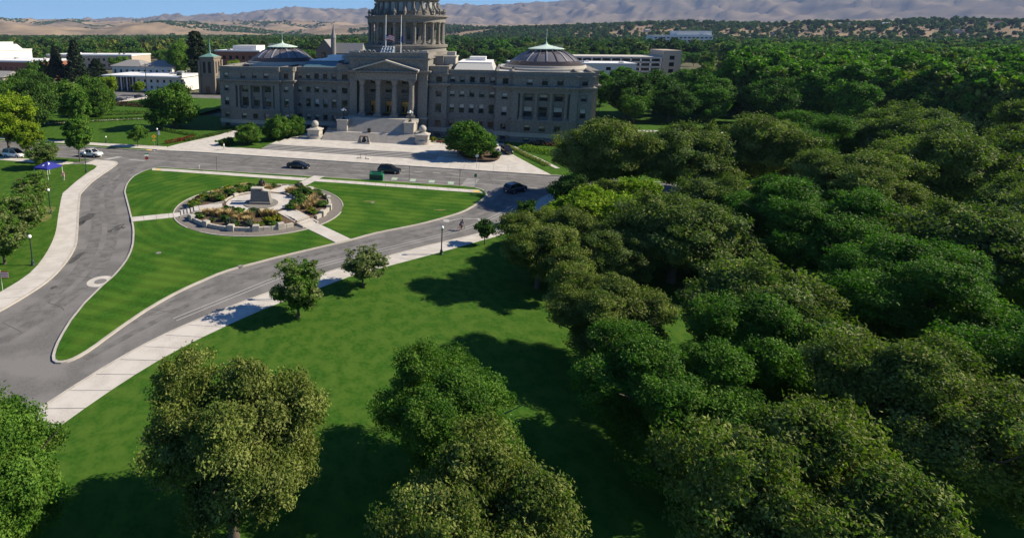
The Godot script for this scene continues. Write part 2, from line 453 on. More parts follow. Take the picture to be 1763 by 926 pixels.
var K := {}
func make_kinds():
	K.grove = kind("grove_tree", 11, 15, 9, .9, 900, 150, .23, OLIVE, "round", false, .42, .13)
	K.grove2 = kind("grove_tree", 12, 15, 9, .7, 900, 150, .23, OLIVE + GREY, "round", false, .42, .13)
	K.near = kind("lawn_tree", 41, 12, 6.4, 1.0, 900, 190, .125, OLIVE, "round", false, .3, .12)
	K.near2 = kind("lawn_tree", 42, 12, 6.4, 1.0, 900, 190, .125, GREEN, "round", false, .3, .12)
	K.lime = kind("light_green_tree", 13, 10.5, 5.5, 1.6, 330, 110, .24, LIME, "round", false, .2, .15)
	K.bushy = kind("bushy_tree", 43, 6, 3.4, .2, 520, 40, .16, GREY + GREEN, "vase", false, .12, .13)
	K.broad = kind("broad_tree", 14, 14, 8, .8, 420, 90, .42, GREEN, "round", false, .35, .2)
	K.broad2 = kind("broad_tree", 15, 14, 7.5, 1.6, 360, 90, .45, GREEN, "vase", false, .32, .22)
	K.deep = kind("dark_tree", 16, 14, 8, 1.2, 360, 90, .45, DEEP, "round", false, .35, .22)
	K.grey = kind("grey_green_tree", 17, 6, 3.2, .6, 420, 26, .15, GREY, "vase", false, .09, .1)
	K.street = kind("street_tree", 18, 9, 2.8, 3.0, 120, 70, .34, GREEN, "column", false, .13, .26)
	K.small = kind("small_tree", 19, 5.3, 2.6, 1.3, 110, 70, .28, GREEN, "round", false, .1, .24)
	K.young = kind("young_tree", 20, 3.6, 1.7, .9, 70, 60, .22, DEEP, "vase", false, .07, .25)
	K.shrub = kind("large_shrub", 21, 6, 4, .0, 380, 90, .24, GREEN, "dome", false, .2, .2)
	K.spruce = kind("spruce", 22, 22, 6, .8, 330, 50, .85, SPRUCE, "cone", true, .35, .15)
	K.column = kind("columnar_conifer", 23, 28, 4, .8, 300, 45, .8, SPRUCE, "column", true, .35, .24)
	K.blue = kind("blue_spruce", 24, 10, 4, .4, 150, 40, .5, BLUE_SPRUCE, "cone", true, .2, .2)
	K.town = kind("town_tree", 25, 14, 7, 1.0, 170, 40, .8, GREEN, "round", false, .3, .25)
	K.town2 = kind("town_tree", 26, 15, 6.5, 1.0, 170, 40, .8, DEEP, "round", false, .3, .26)
	K.town3 = kind("town_tree", 27, 13, 6.5, 1.0, 170, 40, .8, OLIVE + GREEN, "vase", false, .3, .26)
	K.low = kind("shrub", 28, 1.0, .7, .02, 40, 40, .14, GREY + GREEN, "dome", false, .03, .3)
	K.low_deep = kind("shrub", 29, 1.0, .7, .02, 40, 40, .14, DEEP, "dome", false, .03, .3)
	K.low_purple = kind("purple_shrub", 30, .8, .6, .02, 34, 36, .13, PURPLE, "dome", false, .03, .3)
	K.low_gold = kind("golden_shrub", 31, .9, .7, .02, 40, 40, .15, GOLD, "dome", false, .03, .3)
	K.low_sage = kind("sage_shrub", 32, .8, .7, .02, 36, 40, .12, SAGE, "dome", false, .03, .3)
	K.rose = kind("rose_bush", 33, .9, .8, .02, 40, 40, .14, ROSE, "dome", false, .03, .3)

func tuft(seed_: int, h: float, spread: float, blades: int, tones: Array) -> ArrayMesh:
	var q := RandomNumberGenerator.new(); q.seed = seed_
	var b := MB.new(); b.colored = true
	for k in blades:
		var t := q.randf() * TAU; var d := Vector3(cos(t), 0, sin(t))
		var s := d.cross(Vector3.UP) * q.randf_range(.015, .035)
		var p := d * q.randf() * spread * .3; var hh := h * q.randf_range(.6, 1.1)
		var m := p + d * spread * .25 + Vector3(0, hh * .65, 0); var e := p + d * spread * q.randf_range(.4, .9) + Vector3(0, hh, 0)
		b.col = (tones[q.randi() % tones.size()] as Color) * q.randf_range(.8, 1.2); b.col.a = 1
		b.quad(p - s, p + s, m + s, m - s); b.tri(m - s, m + s, e)
	return b.mesh()

func hedge(seed_: int, line: PackedVector2Array, w: float, h: float, tones: Array, leaf := .2, y := 0.0) -> ArrayMesh:
	var q := RandomNumberGenerator.new(); q.seed = seed_
	var b := MB.new(); b.colored = true
	for k in line.size() - 1:
		var a := line[k]; var e := line[k + 1]; var L := a.distance_to(e)
		var s := (e - a).normalized(); var side := Vector2(-s.y, s.x)
		for j in int(L * (w + 2 * h) * 1.1 / (leaf * leaf)):
			var u := q.randf(); var across := q.randf_range(-.5, .5); var up := 1.0 - pow(absf(across) * 2, 3) * .6
			var p2 := a.lerp(e, u) + side * across * w
			var p := Vector3(p2.x, y + h * up * (1.0 - pow(q.randf(), 2.0) * .9) + q.randf_range(-.1, .1), p2.y)
			var nn := Vector3(q.randfn(), q.randfn() + .8, q.randfn()).normalized()
			var t := nn.cross(Vector3(q.randfn(), q.randfn(), q.randfn())).normalized() * leaf * q.randf_range(.5, .9); var o := nn.cross(t) * .7
			b.col = (tones[q.randi() % tones.size()] as Color) * q.randf_range(.7, 1.3); b.col.a = 1
			b.quad(p - t, p + o, p + t, p - o)
	return b.mesh()

# ------------------------------------------------------------------ walls with real openings
# wall in the plane z, facing +z; openings [[x0, y0, x1, y1], ...] get reveals of the given depth
func facade(b: MB, x0: float, x1: float, y0: float, y1: float, z: float, openings: Array, depth := 0.35):
	var xs := [x0, x1]; var ys := [y0, y1]
	for o in openings:
		for x in [o[0], o[2]]:
			if x > x0 and x < x1: xs.append(x)
		for y in [o[1], o[3]]:
			if y > y0 and y < y1: ys.append(y)
	xs.sort(); ys.sort()
	for j in ys.size() - 1:
		if ys[j + 1] - ys[j] < 1e-4: continue
		var from := -INF
		for i in xs.size() - 1:
			if xs[i + 1] - xs[i] < 1e-4: continue
			var mx: float = (xs[i] + xs[i + 1]) / 2; var my: float = (ys[j] + ys[j + 1]) / 2
			var hole := false
			for o in openings:
				if mx > o[0] and mx < o[2] and my > o[1] and my < o[3]: hole = true
			if not hole:
				b.quad(Vector3(xs[i], ys[j], z), Vector3(xs[i + 1], ys[j], z), Vector3(xs[i + 1], ys[j + 1], z), Vector3(xs[i], ys[j + 1], z))
	for o in openings:
		if o[2] <= x0 or o[0] >= x1 or o[3] <= y0 or o[1] >= y1: continue
		var a := Vector3(o[0], maxf(o[1], y0), z); var e := Vector3(o[2], minf(o[3], y1), z); var i := Vector3(0, 0, -depth)
		var p := [a, Vector3(e.x, a.y, z), e, Vector3(a.x, e.y, z)]
		for k in 4:
			if k == 0 and o[1] < y0: continue
			if k == 2 and o[3] > y1: continue
			var j := (k + 1) % 4
			b.quad(p[k], p[j], p[j] + i, p[k] + i)

func window_meshes(w: float, h: float) -> Dictionary:
	var key := "%.2f_%.2f" % [w, h]
	if shared.has(key): return shared[key]
	var f := MB.new(); var t := 0.09
	f.box(0, 0, 0, w, t, .1); f.box(0, h - t, 0, w, t, .1); f.box(-w / 2 + t / 2, t, 0, t, h - 2 * t, .1); f.box(w / 2 - t / 2, t, 0, t, h - 2 * t, .1)
	f.box(0, h / 2 - .03, 0.01, w - 2 * t, .07, .1)
	var g := MB.new(); g.quad(Vector3(-w / 2 + t, t, 0), Vector3(w / 2 - t, t, 0), Vector3(w / 2 - t, h - t, 0), Vector3(-w / 2 + t, h - t, 0))
	var r := MB.new(); r.box(0, -.9, -.02, w + 3.2, h + 2.0, .04)
	var bl := []
	for s in [.3, .45, .62]:
		var m := MB.new(); m.box(0, h - h * s, 0, w - 2 * t, h * s - .02, .02); bl.append(m.mesh())
	shared[key] = {"f": f.mesh(), "g": g.mesh(), "r": r.mesh(), "b": bl}
	return shared[key]

# a sash window in an opening: frame with pane, blind and the dark room behind
func window(parent: Node3D, x: float, y: float, z: float, w: float, h: float, blind := -1, called := "window"):
	var m := window_meshes(w, h)
	var o := part(called, m.f, M.sash, parent, Vector3(x, y, z))
	part("pane", m.g, M.pane, o)
	part("interior", m.r, M.room, o, Vector3(0, 0, -3.6))
	if blind >= 0 and blind < 3: part("blind", m.b[blind], M.blind, o, Vector3(0, 0, -.09))
	elif blind >= 3: part("curtain", m.b[blind - 3], M.curtain, o, Vector3(0, 0, -.09))

# ------------------------------------------------------------------ the capitol (in its own axes: x along the front, +z towards the street)
func wide(a: Array, s: int) -> Array:            # an x interval, mirrored for s = -1
	return [a[0], a[1]] if s > 0 else [-a[1], -a[0]]

func lifted(b: MB, x0: float, x1: float, y0: float, y1: float, z0: float, z1: float, out: float):   # a moulding that runs round a block
	b.box2(Vector3(x0 - out, y0, z0), Vector3(x1 + out, y1, z1 + out))

func courses(parent: Node3D, x0: float, x1: float, y0: float, y1: float, n: int, z: float, openings: Array, m: Material, proud := .08, joint := .03):
	var h := (y1 - y0) / n
	for k in n:
		var b := MB.new(); var a := y0 + h * k + joint; var e := y0 + h * (k + 1) - joint
		var cuts := []
		for o in openings:
			if o[1] < e and o[3] > a: cuts.append([o[0] - .02, o[2] + .02])
		cuts.sort_custom(func(p, q): return p[0] < q[0])
		var x := x0
		for c in cuts:
			if c[0] > x: b = MB.new(); b.box2(Vector3(x, a, z - .05), Vector3(c[0], e, z + proud)); part("stone_course", b, m, parent)
			x = maxf(x, c[1])
		if x < x1: b = MB.new(); b.box2(Vector3(x, a, z - .05), Vector3(x1, e, z + proud)); part("stone_course", b, m, parent)

func dentils(b: MB, x0: float, x1: float, y: float, z: float):
	var n := int((x1 - x0) / .62)
	for k in n: b.box((x0 + (k + .5) * (x1 - x0) / n), y, z + .18, .34, .26, .4)

func column_mesh(r: float, h: float, plinth := 0.0, segs := 14) -> ArrayMesh:
	var b := MB.new()
	if plinth > 0: b.bevel(0, 0, 0, r * 2.9, plinth, r * 2.9, .05)
	var y := plinth
	b.lathe([[r * 1.32, y], [r * 1.36, y + r * .18], [r * 1.15, y + r * .34], [r * 1.2, y + r * .5], [r, y + r * .62], [r * .99, y + (h - y) * .4], [r * .84, h - r * 2.3], [r * .96, h - r * 2.25], [r * .86, h - r * 2.1], [r * 1.0, h - r * 1.2], [r * 1.28, h - r * .36]], segs)
	b.box(0, h - r * .36, 0, r * 2.7, r * .36, r * 2.7)
	return b.mesh()

const LEVELS := [[.4, 1.5], [3.25, 4.7], [6.9, 9.3], [11.2, 12.75], [15.05, 16.55]]

# one straight piece of the front: walls with openings, mouldings, windows
func front_piece(cap: Node3D, q: RandomNumberGenerator, x0: float, x1: float, z: float, back: float, windows: Array, opts := {}):
	var holes := []
	var w: float = opts.get("w", 1.5)
	var skip: Array = opts.get("skip", [])
	for x in windows:
		for lv in 5:
			if lv in skip: continue
			holes.append([x - w / 2, LEVELS[lv][0], x + w / 2, LEVELS[lv][1]])
			var roll := q.randi() % 10
			window(cap, x, LEVELS[lv][0], z - .3, w, LEVELS[lv][1] - LEVELS[lv][0], [0, 1, -1, 1, 2, -1, 3, 4, -1, 5][roll])
			if lv > 0:
				var s := MB.new(); s.box(x, LEVELS[lv][0] - .16, z + .1, w + .3, .16, .3); part("window_sill", s, M.stone, cap)
	var extra: Array = opts.get("holes", [])
	var b := MB.new()
	facade(b, x0, x1, 0, 17.3, z, holes + extra, .35)
	for e in [[x0, -1], [x1, 1]]:
		var p := Vector3(e[0], 0, z); var r := Vector3(e[0], 0, back); var up := Vector3(0, 17.3, 0)
		if e[1] > 0: b.quad(p, r, r + up, p + up)
		else: b.quad(r, p, p + up, r + up)
	part("wall", b, M.stone, cap)
	courses(cap, x0 - .06, x1 + .06, 0.05, 1.66, 3, z, holes, M.stone, .16)
	courses(cap, x0 - .05, x1 + .05, 2.78, 5.55, 7, z, holes, M.stone, .08)
	courses(cap, x0 - .02, x1 + .02, 6.16, 13.04, 12, z, holes + extra, M.stone, .03, .02)
	courses(cap, x0 - .02, x1 + .02, 14.7, 17.0, 4, z, holes, M.stone, .03, .02)
	var t := MB.new()
	lifted(t, x0, x1, 1.66, 2.5, back, z, .22); lifted(t, x0, x1, 2.5, 2.76, back, z, .3); part("water_table", t, M.stone_pale, cap)
	t = MB.new(); lifted(t, x0, x1, 5.56, 5.8, back, z, .34); lifted(t, x0, x1, 5.8, 6.15, back, z, .18); part("string_course", t, M.stone, cap)
	t = MB.new(); lifted(t, x0, x1, 13.05, 13.25, back, z, .1); lifted(t, x0, x1, 14.12, 14.4, back, z, .62); lifted(t, x0, x1, 14.4, 14.68, back, z, .85); part("cornice", t, M.stone, cap)
	t = MB.new(); dentils(t, x0 - .3, x1 + .3, 13.84, z + .1); part("dentils", t, M.stone, cap)
	t = MB.new(); lifted(t, x0, x1, 17.0, 17.18, back, z, .2); lifted(t, x0, x1, 17.18, 17.36, back, z, .36); part("attic_moulding", t, M.stone, cap)
	var top: float = opts.get("top", 18.4)
	t = MB.new(); t.box2(Vector3(x0 - .04, 17.36, z - .55), Vector3(x1 + .04, top - .18, z + .04)); t.box2(Vector3(x0 - .12, top - .18, z - .65), Vector3(x1 + .12, top, z + .12))
	for e in [x0, x1]: t.box2(Vector3(e - .3, 17.36, back), Vector3(e + .3, top - .02, z - .6))
	part("parapet", t, M.stone, cap)

func wing(cap: Node3D, q: RandomNumberGenerator, s: int):
	var i := wide([32.2, 47.9], s)
	var rec := wide([33.75, 46.15], s)
	var xs := [36.3, 39.95, 43.6].map(func(x): return x * s)
	front_piece(cap, q, i[0], i[1], 0, -48, xs, {"skip": [2, 3], "holes": [[rec[0], 6.2, rec[1], 13.0]]})
	var b := MB.new(); var holes := []
	for x in xs:
		for lv in [[6.75, 9.4], [10.9, 12.6]]:
			holes.append([x - 1.05, lv[0], x + 1.05, lv[1]])
			window(cap, x, lv[0], -1.6, 2.1, lv[1] - lv[0], [3, 1, 4, -1, 5][q.randi() % 5])
	facade(b, rec[0], rec[1], 6.2, 13.0, -1.35, holes, .3)
	b.quad(Vector3(rec[0], 6.2, -1.35), Vector3(rec[0], 6.2, -.35), Vector3(rec[0], 13, -.35), Vector3(rec[0], 13, -1.35)); b.quad(Vector3(rec[1], 6.2, -.35), Vector3(rec[1], 6.2, -1.35), Vector3(rec[1], 13, -1.35), Vector3(rec[1], 13, -.35))
	b.quad(Vector3(rec[0], 6.2, -.35), Vector3(rec[1], 6.2, -.35), Vector3(rec[1], 6.2, -1.35), Vector3(rec[0], 6.2, -1.35)); b.quad(Vector3(rec[0], 13, -1.35), Vector3(rec[1], 13, -1.35), Vector3(rec[1], 13, -.35), Vector3(rec[0], 13, -.35))
	part("recess_wall", b, M.stone, cap)
	for x in [34.55, 38.13, 41.77, 45.35]: part("column", shared.column, M.stone, cap, Vector3(x * s, 6.2, -.5))
	i = wide([47.9, 51.4], s); front_piece(cap, q, i[0], i[1], -.6, -48, [49.4 * s], {"w": 1.4})
	i = wide([28.2, 32.2], s); front_piece(cap, q, i[0], i[1], -.8, -20, [30.4 * s], {"w": 1.4})
	# the projecting bay on the end wall
	i = wide([51.4, 53.6], s)
	var t := MB.new(); t.box2(Vector3(i[0], 0, -40), Vector3(i[1], 17.3, -9)); part("wall", t, M.stone, cap)
	t = MB.new(); lifted(t, i[0], i[1], 14.2, 14.68, -40.7, -9, .8); lifted(t, i[0], i[1], 17.02, 17.36, -40.4, -9, .35); t.box2(Vector3(i[0], 17.36, -40), Vector3(i[1] + .05, 18.4, -8.95)); part("cornice", t, M.stone, cap)
	for k in 4:
		t = MB.new(); t.box(i[1] if s > 0 else i[0], 6.2, -13 - k * 7.6, .5, 6.8, 1.3); part("pilaster", t, M.stone, cap)
	# roof and its low glazed dome
	i = wide([28.5, 51.1], s)
	t = MB.new(); t.box2(Vector3(i[0], 16.9, -47.5), Vector3(i[1], 17.75, -.9)); part("roof", t, M.roof_pale, cap)
	var dome := Node3D.new(); dome.name = "low_dome"; cap.add_child(dome, true); dome.position = Vector3(41 * s, 0, -24)
	t = MB.new(); t.lathe([[12.6, 17.6], [12.6, 18.35], [11.3, 18.4], [11.1, 19.0], [10.7, 19.05]], 40); part("curb", t, M.stone_pale, dome)
	for k in 4:
		t = MB.new(); var r := 10.7 - k * .42; var y := 19.0 + k * .33
		t.lathe([[r, y], [r, y + .24], [r - .5, y + .3]], 40); part("ring", t, M.dome_metal, dome)
	var prof := []
	for k in 7:
		var f := k / 6.0; prof.append([lerpf(9.1, 4.1, f), 20.25 + 2.75 * sin(f * PI * .5) * (1.0 - .06 * f)])
	var n := 20
	for k in n:
		var a0 := TAU * k / n; var a1 := TAU * (k + 1) / n
		t = MB.new(); t.lathe(prof.slice(0, 4), 3, Vector3.ZERO, a0, a1); part("panel", t, M.dome_panel, dome)
		t = MB.new(); t.lathe(prof.slice(3, 7), 3, Vector3.ZERO, a0, a1); part("panel", t, M.dome_metal if k % 2 else M.dome_panel, dome)
		t = MB.new(); var d := Vector3(cos(a0), 0, sin(a0))
		for j in 6: t.bar(d * prof[j][0] + Vector3(0, prof[j][1] + .06, 0), d * prof[j + 1][0] + Vector3(0, prof[j + 1][1] + .06, 0), .3, .22)
		part("rib", t, M.dome_rib if k % 2 else M.dome_metal, dome)
	var lan := part("lantern", (func(): var e := MB.new(); e.lathe([[4.0, 22.7], [4.0, 23.45]], 24); return e).call(), M.glass_dark, dome)
	for k in 16:
		t = MB.new(); var d := Vector3(cos(TAU * k / 16), 0, sin(TAU * k / 16)) * 4.05; t.box(d.x, 22.7, d.z, .28, .75, .28); part("post", t, M.copper, lan)
	t = MB.new(); t.lathe([[4.1, 23.3], [5.0, 23.42], [5.0, 23.58], [3.2, 24.0], [1.3, 24.42], [.42, 24.75], [.16, 25.3], [.06, 25.9], [.05, 29.0], [0, 29.1]], 24); part("copper_cap", t, M.copper, dome)
	t = MB.new()
	for k in 9:
		var a := -2.2 + k * .42 * s; var d := Vector3(cos(a), 0, sin(a)) * 4.6; t.bar(d + Vector3(0, 23.5, 0), d + Vector3(0, 24.5, 0), .05, .05)
		if k < 8:
			var d2 := Vector3(cos(a + .42 * s), 0, sin(a + .42 * s)) * 4.6
			for y in [24.0, 24.5]: t.bar(d + Vector3(0, y, 0), d2 + Vector3(0, y, 0), .04, .04)
	part("railing", t, M.steel, dome)

func capitol():
	var cap := thing("capitol", "grey stone capitol with a columned portico, central drum and two low glazed side domes", "building", SITE, TURN)
	var q := RandomNumberGenerator.new(); q.seed = 5
	shared.column = column_mesh(.43, 6.8, .4)
	wing(cap, q, -1); wing(cap, q, 1)
	for s in [-1, 1]:
		var i := wide([15.4, 28.2], s)
		front_piece(cap, q, i[0], i[1], -3.2, -34, [16.7, 19.3, 21.9, 24.5, 27.1].map(func(x): return x * s), {"w": 1.35})
		i = wide([10.6, 15.4], s)
		front_piece(cap, q, i[0], i[1], -2.2, -34, [13.2 * s], {"w": 1.6, "top": 19.3})
		var t := MB.new(); t.box2(Vector3(i[0], 17.3, -20), Vector3(i[1], 18.9, -2.7)); part("wall", t, M.stone, cap)
		# roof monitors behind the links
		i = wide([15.8, 28.0], s)
		t = MB.new(); t.box2(Vector3(i[0], 16.9, -34), Vector3(i[1], 17.6, -3.6)); part("roof", t, M.roof_pale, cap)
		var f := func(a: float, y: float, z: float, e: float): return [Vector3(i[0] + a, y, z), Vector3(i[1] - a, y, z), Vector3(i[1] - a, y, e), Vector3(i[0] + a, y, e)]
		t = MB.new(); t.hexa(f.call(.6, 17.6, -4.4, -30.0), f.call(1.6, 19.9, -10.0, -28.0)); part("roof_monitor", t, M.roof_sky_tint if s < 0 else M.roof_pale, cap)  # left slope's reflected sky is painted into its colour
		t = MB.new(); t.box2(Vector3(i[0] + .4, 17.6, -4.5), Vector3(i[1] - .4, 17.95, -4.1)); t.box2(Vector3(i[0] + 1.5, 19.9, -28), Vector3(i[1] - 1.5, 20.05, -9.8)); part("roof_edge", t, M.roof_white, cap)
		t = MB.new(); t.box2(Vector3(i[0] + 4, 20.05, -26), Vector3(i[1] - 3.6, 21.1, -20)); part("roof_vent", t, M.roof_white, cap)
	# ---- centre
	var xc := -.4; var F := -.3
	var x0 := xc - 10.75; var x1 := xc + 10.75
	var b := MB.new()
	facade(b, x0, x1, 0, 21.2, F, [[xc - 8.7, 5.5, xc + 8.3, 15.6]], 4.2)
	b.quad(Vector3(x1, 0, F), Vector3(x1, 0, -30), Vector3(x1, 21.2, -30), Vector3(x1, 21.2, F)); b.quad(Vector3(x0, 0, -30), Vector3(x0, 0, F), Vector3(x0, 21.2, F), Vector3(x0, 21.2, -30))
	part("wall", b, M.stone, cap)
	courses(cap, x0 - .02, x1 + .02, 5.5, 15.6, 18, F, [[xc - 8.75, 5.4, xc + 8.35, 15.7]], M.stone, .03, .02)
	courses(cap, x0 - .02, x1 + .02, 18.06, 20.88, 5, F, [], M.stone, .03, .02)
	var t := MB.new(); lifted(t, x0, x1, 0, 1.66, -10, F, .2); lifted(t, x0, x1, 2.4, 2.76, -10, F, .3); lifted(t, x0, x1, 5.1, 5.48, -10, F, .25); part("water_table", t, M.stone_pale, cap)
	t = MB.new(); lifted(t, x0, x1, 15.62, 15.85, -10, F, .12); lifted(t, x0, x1, 17.4, 17.7, -16, F, .5); lifted(t, x0, x1, 17.7, 18.05, -16, F, .85); part("cornice", t, M.stone, cap)
	t = MB.new(); dentils(t, x0, x1, 17.14, F + .1); part("dentils", t, M.stone, cap)
	t = MB.new(); lifted(t, x0, x1, 20.9, 21.12, -20, F, .25); lifted(t, x0, x1, 21.12, 21.4, -20, F, .5); part("attic_moulding", t, M.stone, cap)
	t = MB.new(); t.box2(Vector3(x0, 21.4, F - .8), Vector3(x1, 22.5, F)); t.box2(Vector3(x0 - .1, 22.5, F - .9), Vector3(x1 + .1, 22.75, F + .1))
	for e in [x0 + .4, x1 - .4]: t.box2(Vector3(e - .4, 21.4, -22), Vector3(e + .4, 22.7, F - .9))
	part("parapet", t, M.stone, cap)
	t = MB.new(); t.box2(Vector3(x0 + .2, 20.8, -30), Vector3(x1 - .2, 21.5, -1.2)); part("roof", t, M.roof_pale, cap)
	for s in [-1, 1]:
		t = MB.new(); t.box2(Vector3(xc + s * 9.4 - 1.2, 22.75, F - .9), Vector3(xc + s * 9.4 + 1.2, 23.3, F + .05)); part("acroterion", t, M.stone_pale, cap)
		for k in 5:
			t = MB.new(); var x: float = xc + s * (4.1 + k * 1.25)
			t.tube([Vector3(x - .5, 22.8, F - .3), Vector3(x - .3, 23.25 + .1 * (k % 2), F - .3), Vector3(x + .15, 23.35, F - .3), Vector3(x + .45, 22.95, F - .3), Vector3(x + .2, 22.85, F - .3)], [.16, .15, .14, .12, .08], 6); part("scroll_ornament", t, M.stone_pale, cap)
		t = MB.new()
		for k in 14:
			var a0 := TAU * k / 14; var a1 := TAU * (k + 1) / 14; var ctr := Vector3(xc + s * 8.9, 19.6, F)
			t.bar(ctr + Vector3(cos(a0), sin(a0), 0) * .85, ctr + Vector3(cos(a1), sin(a1), 0) * .85, .24, .3, Vector3(0, 0, 1))
		part("medallion", t, M.stone, cap)
	# portico
	t = MB.new(); t.box2(Vector3(xc - 9.6, 4.6, -4.6), Vector3(xc + 9.0, 5.5, 4.0)); part("portico_floor", t, M.stone_pale, cap)
	t = MB.new(); t.box2(Vector3(xc - 9.5, 0, F + .3), Vector3(xc + 8.9, 4.6, 3.2)); part("portico_base", t, M.stone, cap)
	b = MB.new(); var holes := []
	for k in 3:
		var x := xc - 4.75 + k * 4.45
		holes.append_array([[x - 1.15, 5.5, x + 1.15, 9.3], [x - 1.2, 11.6, x + 1.2, 12.5], [x - 1.0, 14.1, x + 1.0, 15.1]])
		window(cap, x, 11.6, -4.75, 2.4, .9, -1); window(cap, x, 14.1, -4.75, 2.0, 1.0, 0)
		var d := part("door", (func(): var e := MB.new(); e.box(0, 0, 0, 2.3, 3.8, .12); return e).call(), M.wood, cap, Vector3(x, 5.5, -4.8))
		for j in [-1, 1]:
			part("door_leaf", (func(): var e := MB.new(); e.box(j * .52, .1, .1, .95, 2.6, .1); return e).call(), M.brass, d)
			part("pane", (func(): var e := MB.new(); e.box(j * .52, .6, .16, .6, 1.8, .03); return e).call(), M.glass_dark, d)
		part("transom_window", (func(): var e := MB.new(); e.box(0, 2.8, .1, 2.0, .8, .05); return e).call(), M.brass, d)
		var hood := MB.new()
		hood.box(x, 9.45, -4.2, 3.3, .35, .7)
		for j in 8:
			var a0 := PI * j / 8; var a1 := PI * (j + 1) / 8
			hood.bar(Vector3(x + cos(a0) * 1.5, 9.8 + sin(a0) * .85, -4.25), Vector3(x + cos(a1) * 1.5, 9.8 + sin(a1) * .85, -4.25), .5, .3, Vector3(0, 0, 1))
		part("door_hood", hood, M.stone, cap)
	facade(b, xc - 8.7, xc + 8.3, 5.5, 15.6, -4.5, holes, .3); part("portico_back_wall", b, M.stone, cap)
	var cm := column_mesh(.78, 10.1, .75, 18)
	for x in [-7.3, -2.75, 1.75, 6.35]: part("portico_column", cm, M.stone, cap, Vector3(x, 5.5, .95))
	t = MB.new(); t.box2(Vector3(xc - 8.55, 15.6, F + .02), Vector3(xc + 8.05, 16.5, 1.85)); t.box2(Vector3(xc - 8.6, 16.5, F + .02), Vector3(xc + 8.1, 17.4, 1.95)); part("entablature", t, M.stone, cap)
	t = MB.new(); t.box2(Vector3(xc - 9.0, 17.72, F + .9), Vector3(xc + 8.5, 18.0, 2.6)); part("pediment_base", t, M.stone, cap)
	t = MB.new(); dentils(t, xc - 8.4, xc + 7.9, 17.42, 1.95); part("dentils", t, M.stone, cap)
	var px := xc - .25; var hw := 8.9
	t = MB.new(); t.tri(Vector3(px - hw + .6, 18.0, 1.7), Vector3(px + hw - .6, 18.0, 1.7), Vector3(px, 20.6, 1.7)); part("tympanum", t, M.stone, cap)
	t = MB.new(); t.lathe([[1.0, -.05], [.9, .12], [.6, .2], [0, .25]], 14)
	var med := part("relief", t, M.stone, cap, Vector3(px, 18.95, 1.7)); med.rotation.x = PI / 2
	for s in [-1, 1]:
		t = MB.new()
		var e0 := Vector3(px + s * hw, 18.02, 0); var ap := Vector3(px, 20.9, 0)
		var lo := [Vector3(e0.x, 18.02, 2.65), Vector3(e0.x, 18.02, F), Vector3(px, 20.55, F), Vector3(px, 20.55, 2.65)]
		var up := Vector3(0, .42, 0)
		var hi := lo.map(func(p): return p + up)
		if s > 0: t.hexa([lo[0], lo[1], lo[2], lo[3]], [hi[0], hi[1], hi[2], hi[3]])
		else: t.hexa([lo[3], lo[2], lo[1], lo[0]], [hi[3], hi[2], hi[1], hi[0]])
		part("raking_cornice", t, M.stone_pale, cap)
	drum(cap)
	stairs(cap)

